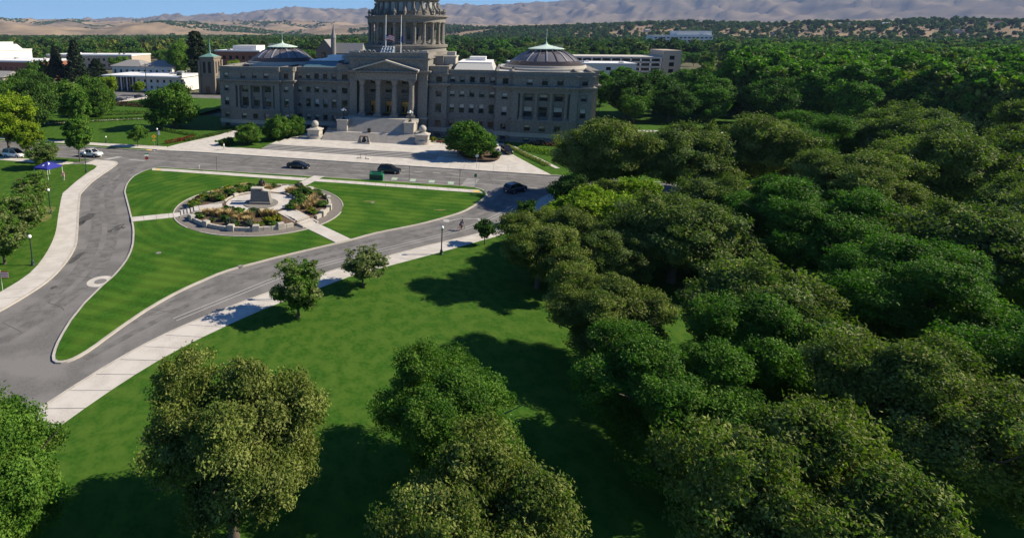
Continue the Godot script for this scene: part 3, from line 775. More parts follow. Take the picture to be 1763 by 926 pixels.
func drum(cap: Node3D):
	var d := Node3D.new(); d.name = "drum"; cap.add_child(d, true); d.position = Vector3(-.1, 0, -25)
	var t := MB.new(); t.box2(Vector3(-13.2, 17.4, -13.2), Vector3(13.2, 21.6, 13.2)); part("podium", t, M.stone, d)
	t = MB.new()
	for s in [-1, 1]: t.box2(Vector3(s * 14.8 - 1.7, 17.4, 4), Vector3(s * 14.8 + 1.7, 21.2, 12)); t.box2(Vector3(s * 14.8 - 1.95, 21.2, 3.75), Vector3(s * 14.8 + 1.95, 21.5, 12.25)); t.box2(Vector3(s * 14.8 - 1.2, 21.5, 5), Vector3(s * 14.8 + 1.2, 22.6, 8))
	part("corner_block", t, M.stone_pale, d)
	t = MB.new(); t.lathe([[12.9, 21.5], [12.9, 22.6], [12.5, 22.7], [12.3, 23.6], [12.75, 23.75], [12.9, 24.4], [12.4, 24.55], [9.0, 24.6]], 64); part("drum_base", t, M.stone, d)
	# wall behind the columns with tall windows
	t = MB.new(); t.lathe([[9.1, 24.5], [9.1, 31.6]], 64); part("drum_wall", t, M.stone, d)
	var cm := column_mesh(.46, 6.4, .3, 12)
	var wm := MB.new(); wm.box(0, 0, 0, 1.2, 3.6, .16); var wmesh := wm.mesh()
	var gm := MB.new(); gm.box(0, .12, .06, .96, 3.36, .08); var gmesh := gm.mesh()
	for k in 24:
		var a := TAU * (k + .5) / 24; var p := Vector3(cos(a), 0, sin(a))
		part("drum_column", cm, M.stone, d, p * 11.35 + Vector3(0, 24.6, 0), -a)
		var a2 := TAU * k / 24; var p2 := Vector3(cos(a2), 0, sin(a2))
		var w := part("drum_window", wmesh, M.stone, d, p2 * 9.15 + Vector3(0, 26.0, 0), PI / 2 - a2)
		part("pane", gmesh, M.glass_dark, w)
		t = MB.new(); t.box(0, 0, 0, .12, .9, .12)
	t = MB.new(); t.lathe([[9.0, 31.0], [11.9, 31.0], [11.9, 32.0], [12.05, 32.1], [12.3, 32.5], [12.75, 32.6], [12.75, 32.95], [9.2, 33.1]], 64); part("drum_entablature", t, M.stone, d)
	t = MB.new()
	for k in 24:
		var a := TAU * k / 24; var b2 := TAU * (k + 1) / 24
		var p := Vector3(cos(a), 0, sin(a)) * 11.2; var p2 := Vector3(cos(b2), 0, sin(b2)) * 11.2
		t.bar(p + Vector3(0, 25.45, 0), p2 + Vector3(0, 25.45, 0), .09, .09); t.bar(p + Vector3(0, 25.0, 0), p2 + Vector3(0, 25.0, 0), .07, .07)
	part("balcony_rail", t, M.stone_pale, d)
	t = MB.new(); t.lathe([[9.4, 33.0], [9.4, 33.9], [9.2, 34.0], [9.2, 37.0], [9.5, 37.1], [10.0, 37.5], [10.1, 37.9], [9.3, 38.0], [9.3, 39.2]], 64); part("upper_drum", t, M.stone, d)
	var urn := MB.new(); urn.lathe([[.3, 0], [.3, .25], [.16, .35], [.18, .6], [.42, 1.0], [.4, 1.25], [.2, 1.4], [.26, 1.6], [.1, 1.9], [0, 2.0]], 9); var um := urn.mesh()
	var con := MB.new()
	con.tube([Vector3(0, 0, 1.5), Vector3(0, .9, 1.45), Vector3(0, 1.6, .75), Vector3(0, 2.7, .35), Vector3(0, 3.4, .5)], [.42, .5, .34, .26, .34], 8); var cmesh := con.mesh()
	var nic := MB.new()
	nic.box(0, 0, 0, 1.15, 2.0, .2)
	for j in 8:
		var a0 := PI * j / 8; var a1 := PI * (j + 1) / 8
		nic.quad(Vector3(0, 2, .1), Vector3(cos(a0) * .57, 2 + sin(a0) * .57, .1), Vector3(cos(a1) * .57, 2 + sin(a1) * .57, .1), Vector3(0, 2, .1))
	var nmesh := nic.mesh()
	for k in 24:
		var a := TAU * (k + .5) / 24; var p := Vector3(cos(a), 0, sin(a))
		part("urn", um, M.stone, d, p * 11.6 + Vector3(0, 33.0, 0))
		part("scroll_bracket", cmesh, M.stone, d, p * 9.2 + Vector3(0, 33.4, 0), PI / 2 - a)
		var a2 := TAU * k / 24; var p2 := Vector3(cos(a2), 0, sin(a2))
		part("niche_window", nmesh, M.curtain, d, p2 * 9.2 + Vector3(0, 34.2, 0), PI / 2 - a2)
	var prof := []
	for k in 10: prof.append([cos(k / 9.0 * 1.35) * 9.2, 39.2 + sin(k / 9.0 * 1.35) * 11.5])
	t = MB.new(); t.lathe(prof, 48); part("main_dome", t, M.stone, d)
	t = MB.new(); t.lathe([[2.3, 50.2], [2.3, 54.5], [2.8, 54.7], [1.8, 56.4], [.4, 57.6], [0, 60]], 16); part("lantern", t, M.stone_pale, d)
	# a small skylight and stair head on the front roof
	t = MB.new(); t.hexa([Vector3(-3.2, 21.5, 23.2), Vector3(.4, 21.5, 23.2), Vector3(.4, 21.5, 19), Vector3(-3.2, 21.5, 19)], [Vector3(-2.6, 24.3, 20.6), Vector3(.4, 24.3, 20.6), Vector3(.4, 24.3, 19), Vector3(-2.6, 24.3, 19)]); part("skylight", t, M.water_glass, d)
	t = MB.new()
	for k in 5: t.bar(Vector3(-3.2 + k * .9, 21.6, 23.25), Vector3(-2.6 + k * .75, 24.35, 20.65), .16, .12)
	for k in 4: t.bar(Vector3(-3.1 + k * .15, 22.1 + k * .7, 22.75 - k * .62), Vector3(.4, 22.1 + k * .7, 22.75 - k * .62), .12, .1)
	part("skylight_frame", t, M.white, d)

func stairs(cap: Node3D):
	var st := Node3D.new(); st.name = "entrance_stairs"; cap.add_child(st, true)
	var xa := -9.5; var xb := 5.8
	var n := 19
	for k in n:      # upper flight: 2.3 at z 8.1 up to 5.5 at z 3.95
		var y := 2.3 + 3.2 * (k + 1) / n; var z := 8.1 - 4.15 * k / n
		var b := MB.new(); b.box2(Vector3(xa, y - 3.2 / n - .3, z - .6), Vector3(xb, y, z)); part("step", b, M.concrete_old, st)
	var t := MB.new(); t.box2(Vector3(-15.1, .4, 3), Vector3(9.35, 2.3, 8.7)); part("landing", t, M.concrete, st)
	n = 10
	for k in n:      # lower flight: .75 at z 13.4 up to 2.3
		var y := .75 + 1.55 * (k + 1) / n; var z := 13.4 - 4.7 * k / n
		var b := MB.new(); b.box2(Vector3(-15.1, y - .4, z - .75), Vector3(9.35, y - .003, z)); part("step", b, M.concrete_old, st)
	for e in [[-12.3, -9.5], [5.8, 8.35]]:
		t = MB.new(); t.box2(Vector3(e[0], 2.2, 2.0), Vector3(e[1], 5.05, 8.3)); t.box2(Vector3(e[0] - .15, 5.05, 1.9), Vector3(e[1] + .15, 5.4, 8.45)); t.box2(Vector3(e[0] - .1, 2.3, 2), Vector3(e[1] + .1, 2.62, 8.4)); part("cheek_wall", t, M.stone_pale, st)
		var mx: float = (e[0] + e[1]) / 2
		t = MB.new(); t.lathe([[.5, 0], [.5, .2], [.16, .45], [.1, 1.0], [.12, 2.2], [.3, 2.4]], 10, Vector3(mx, 5.4, 6.6)); 
		for k in 4:
			var a := TAU * k / 4; t.tube([Vector3(mx, 7.3, 6.6), Vector3(mx + cos(a) * .4, 7.2, 6.6 + sin(a) * .4), Vector3(mx + cos(a) * .55, 7.6, 6.6 + sin(a) * .55)], [.06, .05, .05], 6)
		var lamp := part("candelabrum", t, M.bronze, st)
		t = MB.new(); t.ball(Vector3(mx, 8.05, 6.6), .32, 10, 7)
		for k in 4: t.ball(Vector3(mx + cos(TAU * k / 4) * .55, 7.8, 6.6 + sin(TAU * k / 4) * .55), .22, 10, 7)
		part("globe", t, M.globe, lamp)
		t = MB.new()
		for k in 5: t.bar(Vector3(mx, 5.4, 5.6 - k * .9), Vector3(mx, 6.3, 5.6 - k * .9), .05, .05)
		t.bar(Vector3(mx, 6.3, 5.6), Vector3(mx, 6.3, 2.0), .06, .06); part("handrail", t, M.iron, st)
	t = MB.new(); t.box2(Vector3(8.3, .4, 2.0), Vector3(11.0, 2.9, 8.0)); t.box2(Vector3(-15.2, .4, 2.0), Vector3(-12.2, 2.9, 8.0)); part("wing_wall", t, M.stone, st)

# ------------------------------------------------------------------ ground, streets, lawns
var island: PackedVector2Array
const BED := Vector2(-14.5, -86.3)      # middle of the planted mound on the lawn island

func striped_lawn() -> StandardMaterial3D:
	# mown turf: noise as on the other lawns plus the sheen of the mower's passes put into the colour, round the mound in the west and along the street in the east
	var size := 1024; var span := 80.0
	var f := field(41, size, .17, 3); var g := field(42, size, .012, 4); var g2 := field(43, size, .05, 3)
	var px := PackedByteArray(); px.resize(size * size * 3)
	var a := Color(.039, .106, .011); var b := Color(.022, .07, .008); var d := Color(.072, .136, .016)
	var al := Vector2(cos(TURN), -sin(TURN)); var ac := Vector2(sin(TURN), cos(TURN))
	for y in size:
		for x in size:
			var k := y * size + x
			var p := Vector2(-55 + span * x / size, -120 + span * y / size)
			var e := p - BED
			var pas: float = e.length() * 1.05 if e.dot(al) < 0 else e.dot(ac) * 1.05
			var s := smoothstep(-.5, .5, sin(pas * TAU * .5 + (g2[k] / 255.0 - .5) * 1.2))
			var t := clampf((f[k] / 255.0 - .5) * 2.4 + .5, 0, 1) * .75
			var u := clampf((g[k] / 255.0 - .5) * 3.0 + .35, 0, 1) * .75
			var q := (a.lerp(b, t).lerp(d, u) * (0.88 + .2 * s)).linear_to_srgb()
			px[k * 3] = int(q.r * 255); px[k * 3 + 1] = int(q.g * 255); px[k * 3 + 2] = int(q.b * 255)
	var m := StandardMaterial3D.new(); m.roughness = .9; m.metallic_specular = .15
	m.albedo_texture = ImageTexture.create_from_image(Image.create_from_data(size, size, false, Image.FORMAT_RGB8, px))
	m.uv1_scale = Vector3(1 / span, 1 / span, 1); m.uv1_offset = Vector3(55 / span, 120 / span, 0)
	return m

func sheet(p: PackedVector2Array, y: float) -> MB:
	var b := MB.new(); b.slab(p, y - .2, y, true); return b

# slabs of pavement one by one along a line, each with its own joints
func flags(called: String, owner_: Node3D, edge_a: PackedVector2Array, edge_b: PackedVector2Array, step: float, y: float, m: Material):
	var n := maxi(1, int(edge_a.size()))
	var la := 0.0
	for k in edge_a.size() - 1: la += edge_a[k].distance_to(edge_a[k + 1])
	var count := int(la / step)
	var pa := spaced(edge_a, count); var pb := spaced(edge_b, count)
	for k in count:
		var g := .012
		var q := PackedVector2Array([pa[k].lerp(pa[k + 1], g), pa[k + 1].lerp(pa[k], g), pb[k + 1].lerp(pb[k], g), pb[k].lerp(pb[k + 1], g)])
		part(called, sheet(q, y + (k % 3) * .002), m, owner_)

func spaced(p: PackedVector2Array, count: int) -> PackedVector2Array:
	var total := 0.0
	for k in p.size() - 1: total += p[k].distance_to(p[k + 1])
	var out := PackedVector2Array(); var at := 0; var gone := 0.0
	for k in count + 1:
		var want := total * k / count
		while at < p.size() - 2 and gone + p[at].distance_to(p[at + 1]) < want:
			gone += p[at].distance_to(p[at + 1]); at += 1
		out.append(p[at].lerp(p[at + 1], clampf((want - gone) / maxf(p[at].distance_to(p[at + 1]), 1e-6), 0, 1)))
	return out

func grounds():
	# far ground and the asphalt that all slabs lie on
	var b := MB.new(); b.slab(poly([-9000, 300, 9000, 300, 9000, -3600, -9000, -3600]), -1, -.35, false); setting("ground", b, M.town)
	b = MB.new(); b.slab(site_poly([-420, 33.2, 420, 33.2, 420, 150, -420, 150]), -.3, 0, false); setting("road", b, M.asphalt)
	# ---- lawn island
	var left := smoothed(poly([-28.0, -53.5, -27.9, -57.9, -27.7, -60.4, -28.0, -64.7, -28.9, -68.9, -30.2, -72.8, -31.9, -77.1, -35.3, -84.5, -39.5, -93.4, -40.4, -95.5, -41.9, -100.2, -42.8, -105.7, -42.4, -109.9, -41.6, -112.2, -40.4, -113.4]), false, 3)
	var top := poly([-38.4, -113.3, -6.6, -105.9, 20.9, -99.1])
	var right := smoothed(poly([23.2, -98.1, 24.5, -96.3, 24.5, -93.7, 23.9, -92.1, 21.2, -87.6, 18.3, -83.9, 14.7, -80.9, 10.1, -77.7, 3.8, -74.2, 0.0, -71.4, -7.7, -66.5, -11.0, -64.2, -14.5, -61.6, -16.9, -58.7, -18.8, -55.9, -20.6, -52.4, -22.2, -48.0, -23.3, -44.6, -24.4, -43.0, -25.8, -43.2, -26.9, -46.0, -27.7, -50.0]), false, 3)
	island = joined([left, top, right])
	var kerb := sheet(island, .15); setting("kerb", kerb, M.concrete_old)
	var turf := MB.new(); turf.uvd = true
	turf.slab(Geometry2D.offset_polygon(island, -.28)[0], 0, .175, false); setting("lawn", turf, striped_lawn())
	var paths := Node3D.new(); paths.name = numbered("path"); add_child(paths); paths.set_meta("kind", "structure")
	flags("slab", paths, poly([-41.2, -112.4, -36.4, -111.6, -8.0, -104.4]), poly([-40.8, -110.7, -35.7, -109.5, -8.9, -102.5]), 1.9, .196, M.concrete)
	flags("slab", paths, poly([-6.0, -103.8, 0, -102.3, 19.5, -97.0, 23.6, -96.0]), poly([-6.5, -102.0, 0, -100.4, 18.2, -95.4, 23.9, -94.0]), 1.9, .196, M.concrete)
	flags("slab", paths, poly([-6.9, -106.2, -11.2, -97.4]), poly([-4.9, -105.7, -8.6, -97.6]), 1.8, .2, M.concrete)
	flags("slab", paths, poly([-33.6, -80.9, -26.6, -83.2]), poly([-32.7, -78.9, -25.9, -81.2]), 1.7, .24, M.concrete)
	flags("slab", paths, poly([-6.9, -77.0, -1.8, -70.5]), poly([-5.0, -78.6, .3, -71.7]), 1.9, .24, M.concrete)
	for p in [[-40.4, -111.9, -39.2, -111.6, -39.0, -110.6, -40.2, -110.9], [22.4, -95.7, 23.5, -95.4, 23.5, -94.4, 22.3, -94.6]]:
		setting("tactile_pad", sheet(poly(p), .206), M.paint_yellow)
	# ---- west pavement and lawn
	var kerb_w := smoothed(poly([-56.9, -120.6, -52.2, -119.2, -50.4, -116.6, -49.8, -109.9, -49.2, -102.5, -47.9, -95.5, -47.3, -93.4, -43.3, -84.5, -37.9, -72.8, -36.1, -68.1, -35.1, -63.8, -34.6, -59.8, -34.9, -55.9, -36.2, -50.5, -38.6, -44.0, -43.0, -34.5, -50, -22]), false, 3)
	var walk_w := smoothed(poly([-57.6, -116.4, -54.4, -115.4, -53.3, -112.6, -53.2, -109.9, -52.3, -102.3, -51.0, -95.5, -50.5, -93.4, -45.6, -82.6, -42.0, -74.9, -39.9, -69.4, -38.4, -64.3, -37.8, -60.5, -38.2, -56.7, -39.4, -51.6, -41.9, -45.4, -46.4, -36.2, -53.5, -24]), false, 3)
	setting("kerb", ribbon(kerb_w, .3, .16, .2, .1), M.concrete_old)
	var pav := Node3D.new(); pav.name = numbered("pavement"); add_child(pav); pav.set_meta("kind", "structure")
	flags("slab", pav, kerb_w, walk_w, 2.4, .14, M.concrete)
	var sk := site_poly([-57.8, 46.6, -110, 48.6, -260, 48.6])
	var lawn_w := joined([walk_w, poly([-75, -20, -320, -20, -320, -215]), PackedVector2Array([site2(-260, 53), site2(-110, 53), site2(-62.5, 53)])])
	setting("lawn", sheet(lawn_w, .13), M.lawn)
	setting("lawn", sheet(site_poly([-58.6, 47.0, -110, 48.8, -250, 48.8, -250, 50.6, -110, 50.6, -60.8, 50.2]), .12), M.lawn, Vector3.ZERO, 0, "narrow grass strip along the street")
	flags("slab", pav, site_poly([-60, 50.3, -110, 50.7, -160, 50.7]), site_poly([-60.4, 52.9, -110, 52.9, -160, 52.9]), 2.6, .145, M.concrete)
	setting("bare_soil", sheet(smoothed(poly([-47.9, -86.2, -46.9, -83.0, -45.6, -80.4, -46.2, -79.0, -48.0, -80.6, -50.0, -83.2, -50.4, -86.0]), true, 3), .138), M.lawn_dry)
	# ---- east pavement and lawn
	var kerb_e := smoothed(poly([-33, -20, -25.5, -33.0, -21.0, -42.0, -17.0, -48.0, -10.5, -54.6, -3.5, -60.4, -1.5, -62.1, 4.6, -65.9, 10.5, -69.6, 16.4, -73.0, 20.8, -75.9, 25.3, -80.9, 28.5, -84.9, 32.8, -90.8, 36.6, -94.4, 41.5, -95.6, 70, -87.6, 150, -64.6]), false, 3)
	var walk_e := smoothed(poly([-28.5, -20, -22.2, -32.4, -18.6, -39.8, -14.8, -45.6, -8.8, -52.2, -2.6, -57.6, 0.0, -59.9, 7.0, -64.3, 11.9, -67.3, 17.6, -71.0, 22.0, -74.0, 26.6, -78.8, 30.0, -83.4, 33.8, -88.6, 37.4, -91.4, 42.0, -92.6, 71, -84.6, 151, -61.6]), false, 3)
	setting("kerb", ribbon(kerb_e, .3, .16, .2, .1), M.concrete_old)
	flags("slab", pav, kerb_e, walk_e, 2.4, .14, M.concrete)
	setting("lawn", sheet(joined([walk_e, poly([170, -20, 170, 30, -40, 30, -33, -10])]), .13), M.lawn)
	markings()
	north_side()

func stripe(line: PackedVector2Array, w: float, m: Material, y := .006): setting("lane_marking", ribbon(line, w, y), m)

func markings():
	# tracks worn into the asphalt
	for z in [35.5, 37.3, 38.8, 40.7, 42.1]: setting("wheel_track", ribbon(site_poly([-200, z, -60, z + .1, 0, z - .1, 60, z, 220, z]), .75, .003), M.asphalt_track)
	var mid_w := smoothed(poly([-47.0, -114.0, -46.2, -105.5, -45.2, -98.8, -43.6, -93.0, -39.6, -84.4, -36.4, -77.6, -34.1, -71.8, -32.4, -66.0, -31.4, -60.0, -31.6, -54.0, -33.4, -47.0, -37.5, -37.0]), false, 3)
	for o in [-1.3, .9]: setting("wheel_track", ribbon(mid_w, 1.5, .003, 0, o), M.asphalt_track)
	var mid_e := smoothed(poly([-24.0, -44.0, -19.4, -51.6, -14.0, -58.6, -8.0, -63.6, -3.0, -66.8, 3.8, -71.2, 10.5, -75.2, 16.0, -78.8, 20.6, -83.2, 24.6, -88.2, 28.0, -93.4]), false, 3)
	for o in [-.8, 1.0]: setting("wheel_track", ribbon(mid_e, .8, .003, 0, o), M.asphalt_track)
	for z in [36.6, 39.8]:
		for k in 26: stripe(site_poly([-130 + k * 10.0, z, -126.5 + k * 10.0, z]), .13, M.paint_worn)
	stripe(site_poly([-150, 43.4, 60, 43.4]), .12, M.paint_worn); stripe(site_poly([-46, 34.4, 60, 34.4]), .1, M.paint_worn)
	for k in 5: setting("crossing_bar", sheet(site_poly([6.4 + k * 3.65, 43.1, 7.5 + k * 3.65, 43.1, 7.5 + k * 3.65, 45.0, 6.4 + k * 3.65, 45.0]), .006), M.paint_green)
	for k in 4: stripe(site_poly([9.8 + k * 3.7, 37.3, 11.4 + k * 3.7, 37.3]), .3, M.paint_worn)
	for k in 6: setting("crossing_bar", sheet(site_poly([24.2 - k * .12, 40.0 + k * .95, 26.6 - k * .12, 40.0 + k * .95, 26.6 - k * .12, 40.4 + k * .95, 24.2 - k * .12, 40.4 + k * .95]), .008), M.paint_worn)
	for p in [[-55, 42.2, -53.6, 42.2, -54.6, 45.6, -56.2, 45.6], [-50, 44, -46, 44, -46.4, 44.5, -50.4, 44.5]]: setting("crossing_bar", sheet(site_poly(p), .006), M.paint_worn)
	# cycle lane on the east carriageway
	var one := smoothed(poly([-17.6, -50.6, -12.1, -56.4, -8.0, -60.6, -2.8, -64.2, -1.0, -65.4, 4.8, -69.0, 8.1, -71.0, 15.3, -75.6, 20.3, -79.8, 24.0, -83.6, 27.1, -87.4]), false, 3)
	stripe(one, .11, M.paint_worn); stripe(ribbon_line(one, .62), .11, M.paint_worn)
	# turn arrow and cycle mark
	var ar := [Vector2(14.9, -79.6), Vector2(17.4, -81.0), Vector2(20.2, -80.6)]
	stripe(PackedVector2Array(ar), .22, M.paint_worn)
	setting("lane_marking", sheet(poly([19.7, -81.1, 21.2, -80.5, 19.8, -79.9]), .008), M.paint_worn); setting("lane_marking", sheet(poly([14.5, -80.6, 15.4, -80.4, 15.1, -79.2, 14.4, -79.4]), .008), M.paint_worn)
	stripe(poly([22.4, -78.8, 23.2, -79.7]), .5, M.paint_worn, .008); stripe(poly([22.7, -79.9, 23.7, -79.2]), .25, M.paint_worn, .009)
	# stains, patches and covers
	var q := RandomNumberGenerator.new(); q.seed = 3
	for s in [[-40.6, -81.2, 1.0, 2.7], [-40.2, -78.6, .5, 1.3], [-34.7, -65.8, .45, 2.2], [-33.9, -76.4, .9, 1.7], [-45.4, -103.4, .9, .3], [-33.2, -57.5, .35, .5], [-45.9, -99.2, .3, .7]]:
		for j in (16 if s[0] == -33.9 else 1):
			var p := PackedVector2Array(); var big := (1.0 if s[0] != -33.9 else .28)
			var o := Vector2.ZERO if big == 1.0 else Vector2(q.randfn() * .5, q.randfn() * .95)
			for k in 26:
				var a := TAU * k / 26; var r := q.randf_range(.72, 1.1) * big; p.append(Vector2(s[0] + cos(a) * s[2] * r, s[1] + sin(a) * s[3] * r) + o)
			setting("stain", sheet(p, .005 + j * .0004), M.asphalt_dark, Vector3.ZERO, 0, "dark stain on the asphalt")
	# tar lines along old cracks
	var lines := [[site2(-120, 38.1), site2(180, 38.3)], [site2(-60, 41.4), site2(100, 41.2)]]
	for k in 26:
		var x := q.randf_range(-70, 60); lines.append([site2(x, 33.8), site2(x + q.randf_range(-1.5, 1.5), q.randf_range(38, 45.5))])
	for k in 22:
		var t := q.randf_range(0, .92); var c := mid_w[int(t * (mid_w.size() - 1))] if k % 2 else mid_e[int(t * (mid_e.size() - 1))]
		lines.append([c + Vector2(q.randf_range(-3.0, 0), q.randf_range(-1, 1)), c + Vector2(q.randf_range(0, 3.0), q.randf_range(-2, 2))])
	for L in lines:
		var p := PackedVector2Array(); var n := maxi(4, int(L[0].distance_to(L[1]) / 1.2)); var off := 0.0
		for j in n + 1:
			off = off * .8 + q.randf_range(-.14, .14); var d: Vector2 = (L[1] - L[0]).normalized(); p.append(L[0].lerp(L[1], float(j) / n) + Vector2(-d.y, d.x) * off)
		setting("crack_seal", ribbon(p, q.randf_range(.05, .1), .0045), M.asphalt_dark)
	var ring := MB.new(); ring.lathe([[1.45, 0], [1.45, .012], [.68, .012]], 36); setting("manhole_collar", ring, M.concrete, Vector3(-28.6, 0, -59.0))
	ring = MB.new(); ring.lathe([[.66, 0], [.66, .02], [.0, .02]], 30); setting("manhole_cover", ring, M.asphalt, Vector3(-28.6, 0, -59.0))
	for p in [Vector3(-24.6, .17, -67.0), Vector3(-13.2, .17, -62.9), Vector3(4.0, .17, -88.6)]:
		ring = MB.new(); ring.lathe([[.36, 0], [.36, .02], [.0, .02]], 18); setting("valve_cover", ring, M.granite, p)
	for p in [[14.6, -84.6, 1.1, .35], [3.5, -89.2, 1.3, .5], [-24.5, -107.4, .5, .25]]:
		var e := PackedVector2Array()
		for k in 20: e.append(Vector2(p[0] + cos(TAU * k / 20) * p[2] * q.randf_range(.6, 1.1), p[1] + sin(TAU * k / 20) * p[3] * q.randf_range(.6, 1.1)))
		setting("dry_patch", sheet(e, .182), M.lawn_dry)

func ribbon_line(line: PackedVector2Array, off: float) -> PackedVector2Array:
	var out := PackedVector2Array()
	for k in line.size():
		var d := (line[min(k + 1, line.size() - 1)] - line[max(k - 1, 0)]).normalized()
		out.append(line[k] + Vector2(-d.y, d.x) * off)
	return out

func north_side():
	# pavement along the street, wide in front of the plaza
	var pav := Node3D.new(); pav.name = numbered("pavement"); add_child(pav); pav.set_meta("kind", "structure")
	var kx := smoothed(site_poly([-49.5, 34.6, -44, 33.6, -38, 33.2, -20, 33.2, 0, 33.2, 20, 33.2, 45, 33.2, 62, 33.2]), false, 2)
	setting("kerb", ribbon(kx, .3, .16, .2, -.1), M.concrete_old)
	for r in 2:
		var za := 26.0 + r * 3.6; var zb := 29.55 + r * 3.5
		for k in 34:
			var x := -37.0 + k * 3.0
			part("slab", sheet(site_poly([x + .02, za, x + 2.98, za, x + 2.98, zb, x + .02, zb]), .14 + ((k * 7 + r) % 3) * .002), M.concrete, pav)
	# drive on the west
	var dr := joined([smoothed(site_poly([-37.0, 33.1, -37.0, 26.2, -38.9, 24.0, -39.8, 19.6, -40.4, 12.0, -41.4, 4.0]), false, 3), smoothed(site_poly([-46.4, 4.0, -45.6, 10.4, -46.6, 15.5, -48.3, 21.9, -49.6, 27.9, -50.0, 33.6]), false, 3)])
	setting("driveway", sheet(dr, .139), M.concrete)
	# three steps up to the plaza, and the plaza's big slabs
	var st := Node3D.new(); st.name = numbered("steps"); add_child(st); st.set_meta("kind", "structure")
	for k in 4:
		var z := 26.0 - k * .95; var y := .14 + .1525 * (k + 1)
		part("step", sheet(site_poly([-26.2 + k * .2, z, 16.2 + k * .1, z, 16.2 + k * .1, 22.0, -26.2 + k * .2, 22.0]), y), M.steps, st)
	var pl := Node3D.new(); pl.name = numbered("plaza"); add_child(pl); pl.set_meta("kind", "structure")
	for r in 3:
		var za := 22.3 - r * 3.5; var zb := za - 3.48
		for k in 13:
			var x := -25.4 + r * .9 + k * 3.55; var xe := minf(x + 3.53, 21 - r * 1.3)
			if xe <= x: continue
			part("slab", sheet(site_poly([x, za, xe, za, xe, zb, x, zb]), .75 + ((k * 5 + r) % 3) * .002), M.concrete, pl)
	part("slab", sheet(site_poly([-22.7, 11.8, -15.2, 11.8, -15.2, 5, -22.0, 5]), .752), M.concrete, pl); part("slab", sheet(site_poly([9.4, 11.8, 18.4, 11.8, 17.0, 3, 9.4, 3]), .752), M.concrete, pl)
	part("slab", sheet(site_poly([17.0, 20.0, 30.4, 20.0, 29.8, 12, 29.4, 3, 17.0, 3]), .745), M.concrete, pl)
	var rp := MB.new(); var rc := [site(16.25, 25.98, .141), site(34.0, 25.98, .141), site(30.6, 20.0, .744), site(16.25, 20.0, .744)]
	rp.quad(rc[0], rc[1], rc[2], rc[3]); rp.quad(rc[1], site(34.0, 20.0, .1), site(30.6, 20.0, .1), rc[2]); part("ramp", rp, M.concrete, pl)
	# the lawns and beds round it
	setting("planting_bed", sheet(joined([smoothed(site_poly([-26.3, 25.6, -29.4, 25.7, -36.0, 26.2, -38.5, 24.0, -39.5, 19.6, -40.1, 12.0, -41.0, 4.0]), false, 3), site_poly([-41, -1, -17, -1, -22.3, 5.0, -23.0, 13.2, -24.4, 17.6, -26.0, 22.0])]), .22), M.lawn)
	setting("planting_bed", sheet(smoothed(site_poly([17.6, 9.6, 20.2, 17.4, 22.7, 24.6, 26.5, 25.7, 29.4, 24.6, 30.2, 20.9, 29.4, 14.7, 26.8, 10.4, 22, 8.6]), true, 3), .82), M.soil)
	setting("lawn", sheet(site_poly([31.6, 10.6, 33.3, 16.1, 35.1, 20.6, 37.4, 26.2, 40.4, 33.0, 260, 33.0, 260, -120, 54.5, -120, 54.5, -.5, 30.6, -.5]), .15), M.lawn)
	var drr := joined([smoothed(site_poly([29.5, 2, 30.0, 12.5, 30.9, 20.1, 33, 25.6, 34.5, 33.0]), false, 3), smoothed(site_poly([42.0, 33.0, 38.2, 27.0, 35.3, 20.6, 33.4, 16.1, 31.8, 10.6, 31.4, 2]), false, 3)])
	setting("driveway", sheet(drr, .146), M.concrete)
	setting("path", ribbon(site_poly([32.7, 5.0, 36.0, 13.4, 38.6, 18.8, 42, 27]), 1.0, .2, .2), M.concrete)
	# west lawns: rising terraces with hedges and curved walks
	setting("lawn", sheet(site_poly([-49.8, 29.6, -96, 31.0, -260, 31.0, -260, -20, -46, -20, -46.2, 4, -46.4, 10.4, -47.4, 15.5, -48.6, 21.9]), .16), M.lawn)
	setting("lawn", sheet(site_poly([-51.4, 35.2, -64, 35.4, -78, 35.2, -260, 35.2, -260, 33.4, -66, 33.4, -53, 33.6]), .14), M.lawn, Vector3.ZERO, 0, "narrow grass strip along the far pavement")
	setting("kerb", ribbon(site_poly([-50, 35.1, -78, 35.3, -260, 35.3]), .3, .16, .2), M.concrete_old)
	flags("slab", pav, site_poly([-50.2, 29.8, -68, 30.6, -100, 31.2, -160, 31.2]), site_poly([-50.2, 33.6, -66, 33.4, -100, 33.2, -160, 33.2]), 2.8, .165, M.concrete)
	flags("slab", pav, site_poly([-50.4, 33.6, -52.2, 33.6]), site_poly([-49.4, 35.2, -52.8, 35.2]), 1.8, .15, M.concrete)
	setting("tactile_pad", sheet(site_poly([-52.5, 34.1, -51.5, 34.1, -51.7, 34.9, -52.7, 34.9]), .172), M.paint_yellow)
	var up := smoothed(site_poly([-112, 14, -104, 7.0, -97.5, 1.0, -88, -5.5, -80, -11, -70, -14]), false, 3)
	setting("path", ribbon(up, 1.5, .26, .3), M.concrete)
	setting("lawn", sheet(joined([ribbon_line(up, -1.2), site_poly([-70, -60, -112, -60, -118, -40, -122, -20])]), .9), M.lawn, Vector3.ZERO, 0, "raised lawn terrace behind the hedges")
	setting("path", ribbon(site_poly([-126, -12, -120.4, -24, -119, -37, -118, -56]), 1.6, 1.0, .5), M.concrete)
	setting("road", sheet(site_poly([-160, -20, -122, -20, -121, -56, -60, -58, -60, -78, -260, -78, -260, -20]), .0), M.asphalt)
	setting("pavement", sheet(site_poly([-150, -4, -124, -14, -121.6, -52, -128, -52, -132, -24, -150, -18]), .1), M.concrete_old)
	setting("path", ribbon(site_poly([54, -26, 90, -30, 200, -30]), 3.0, .19, .2), M.concrete)

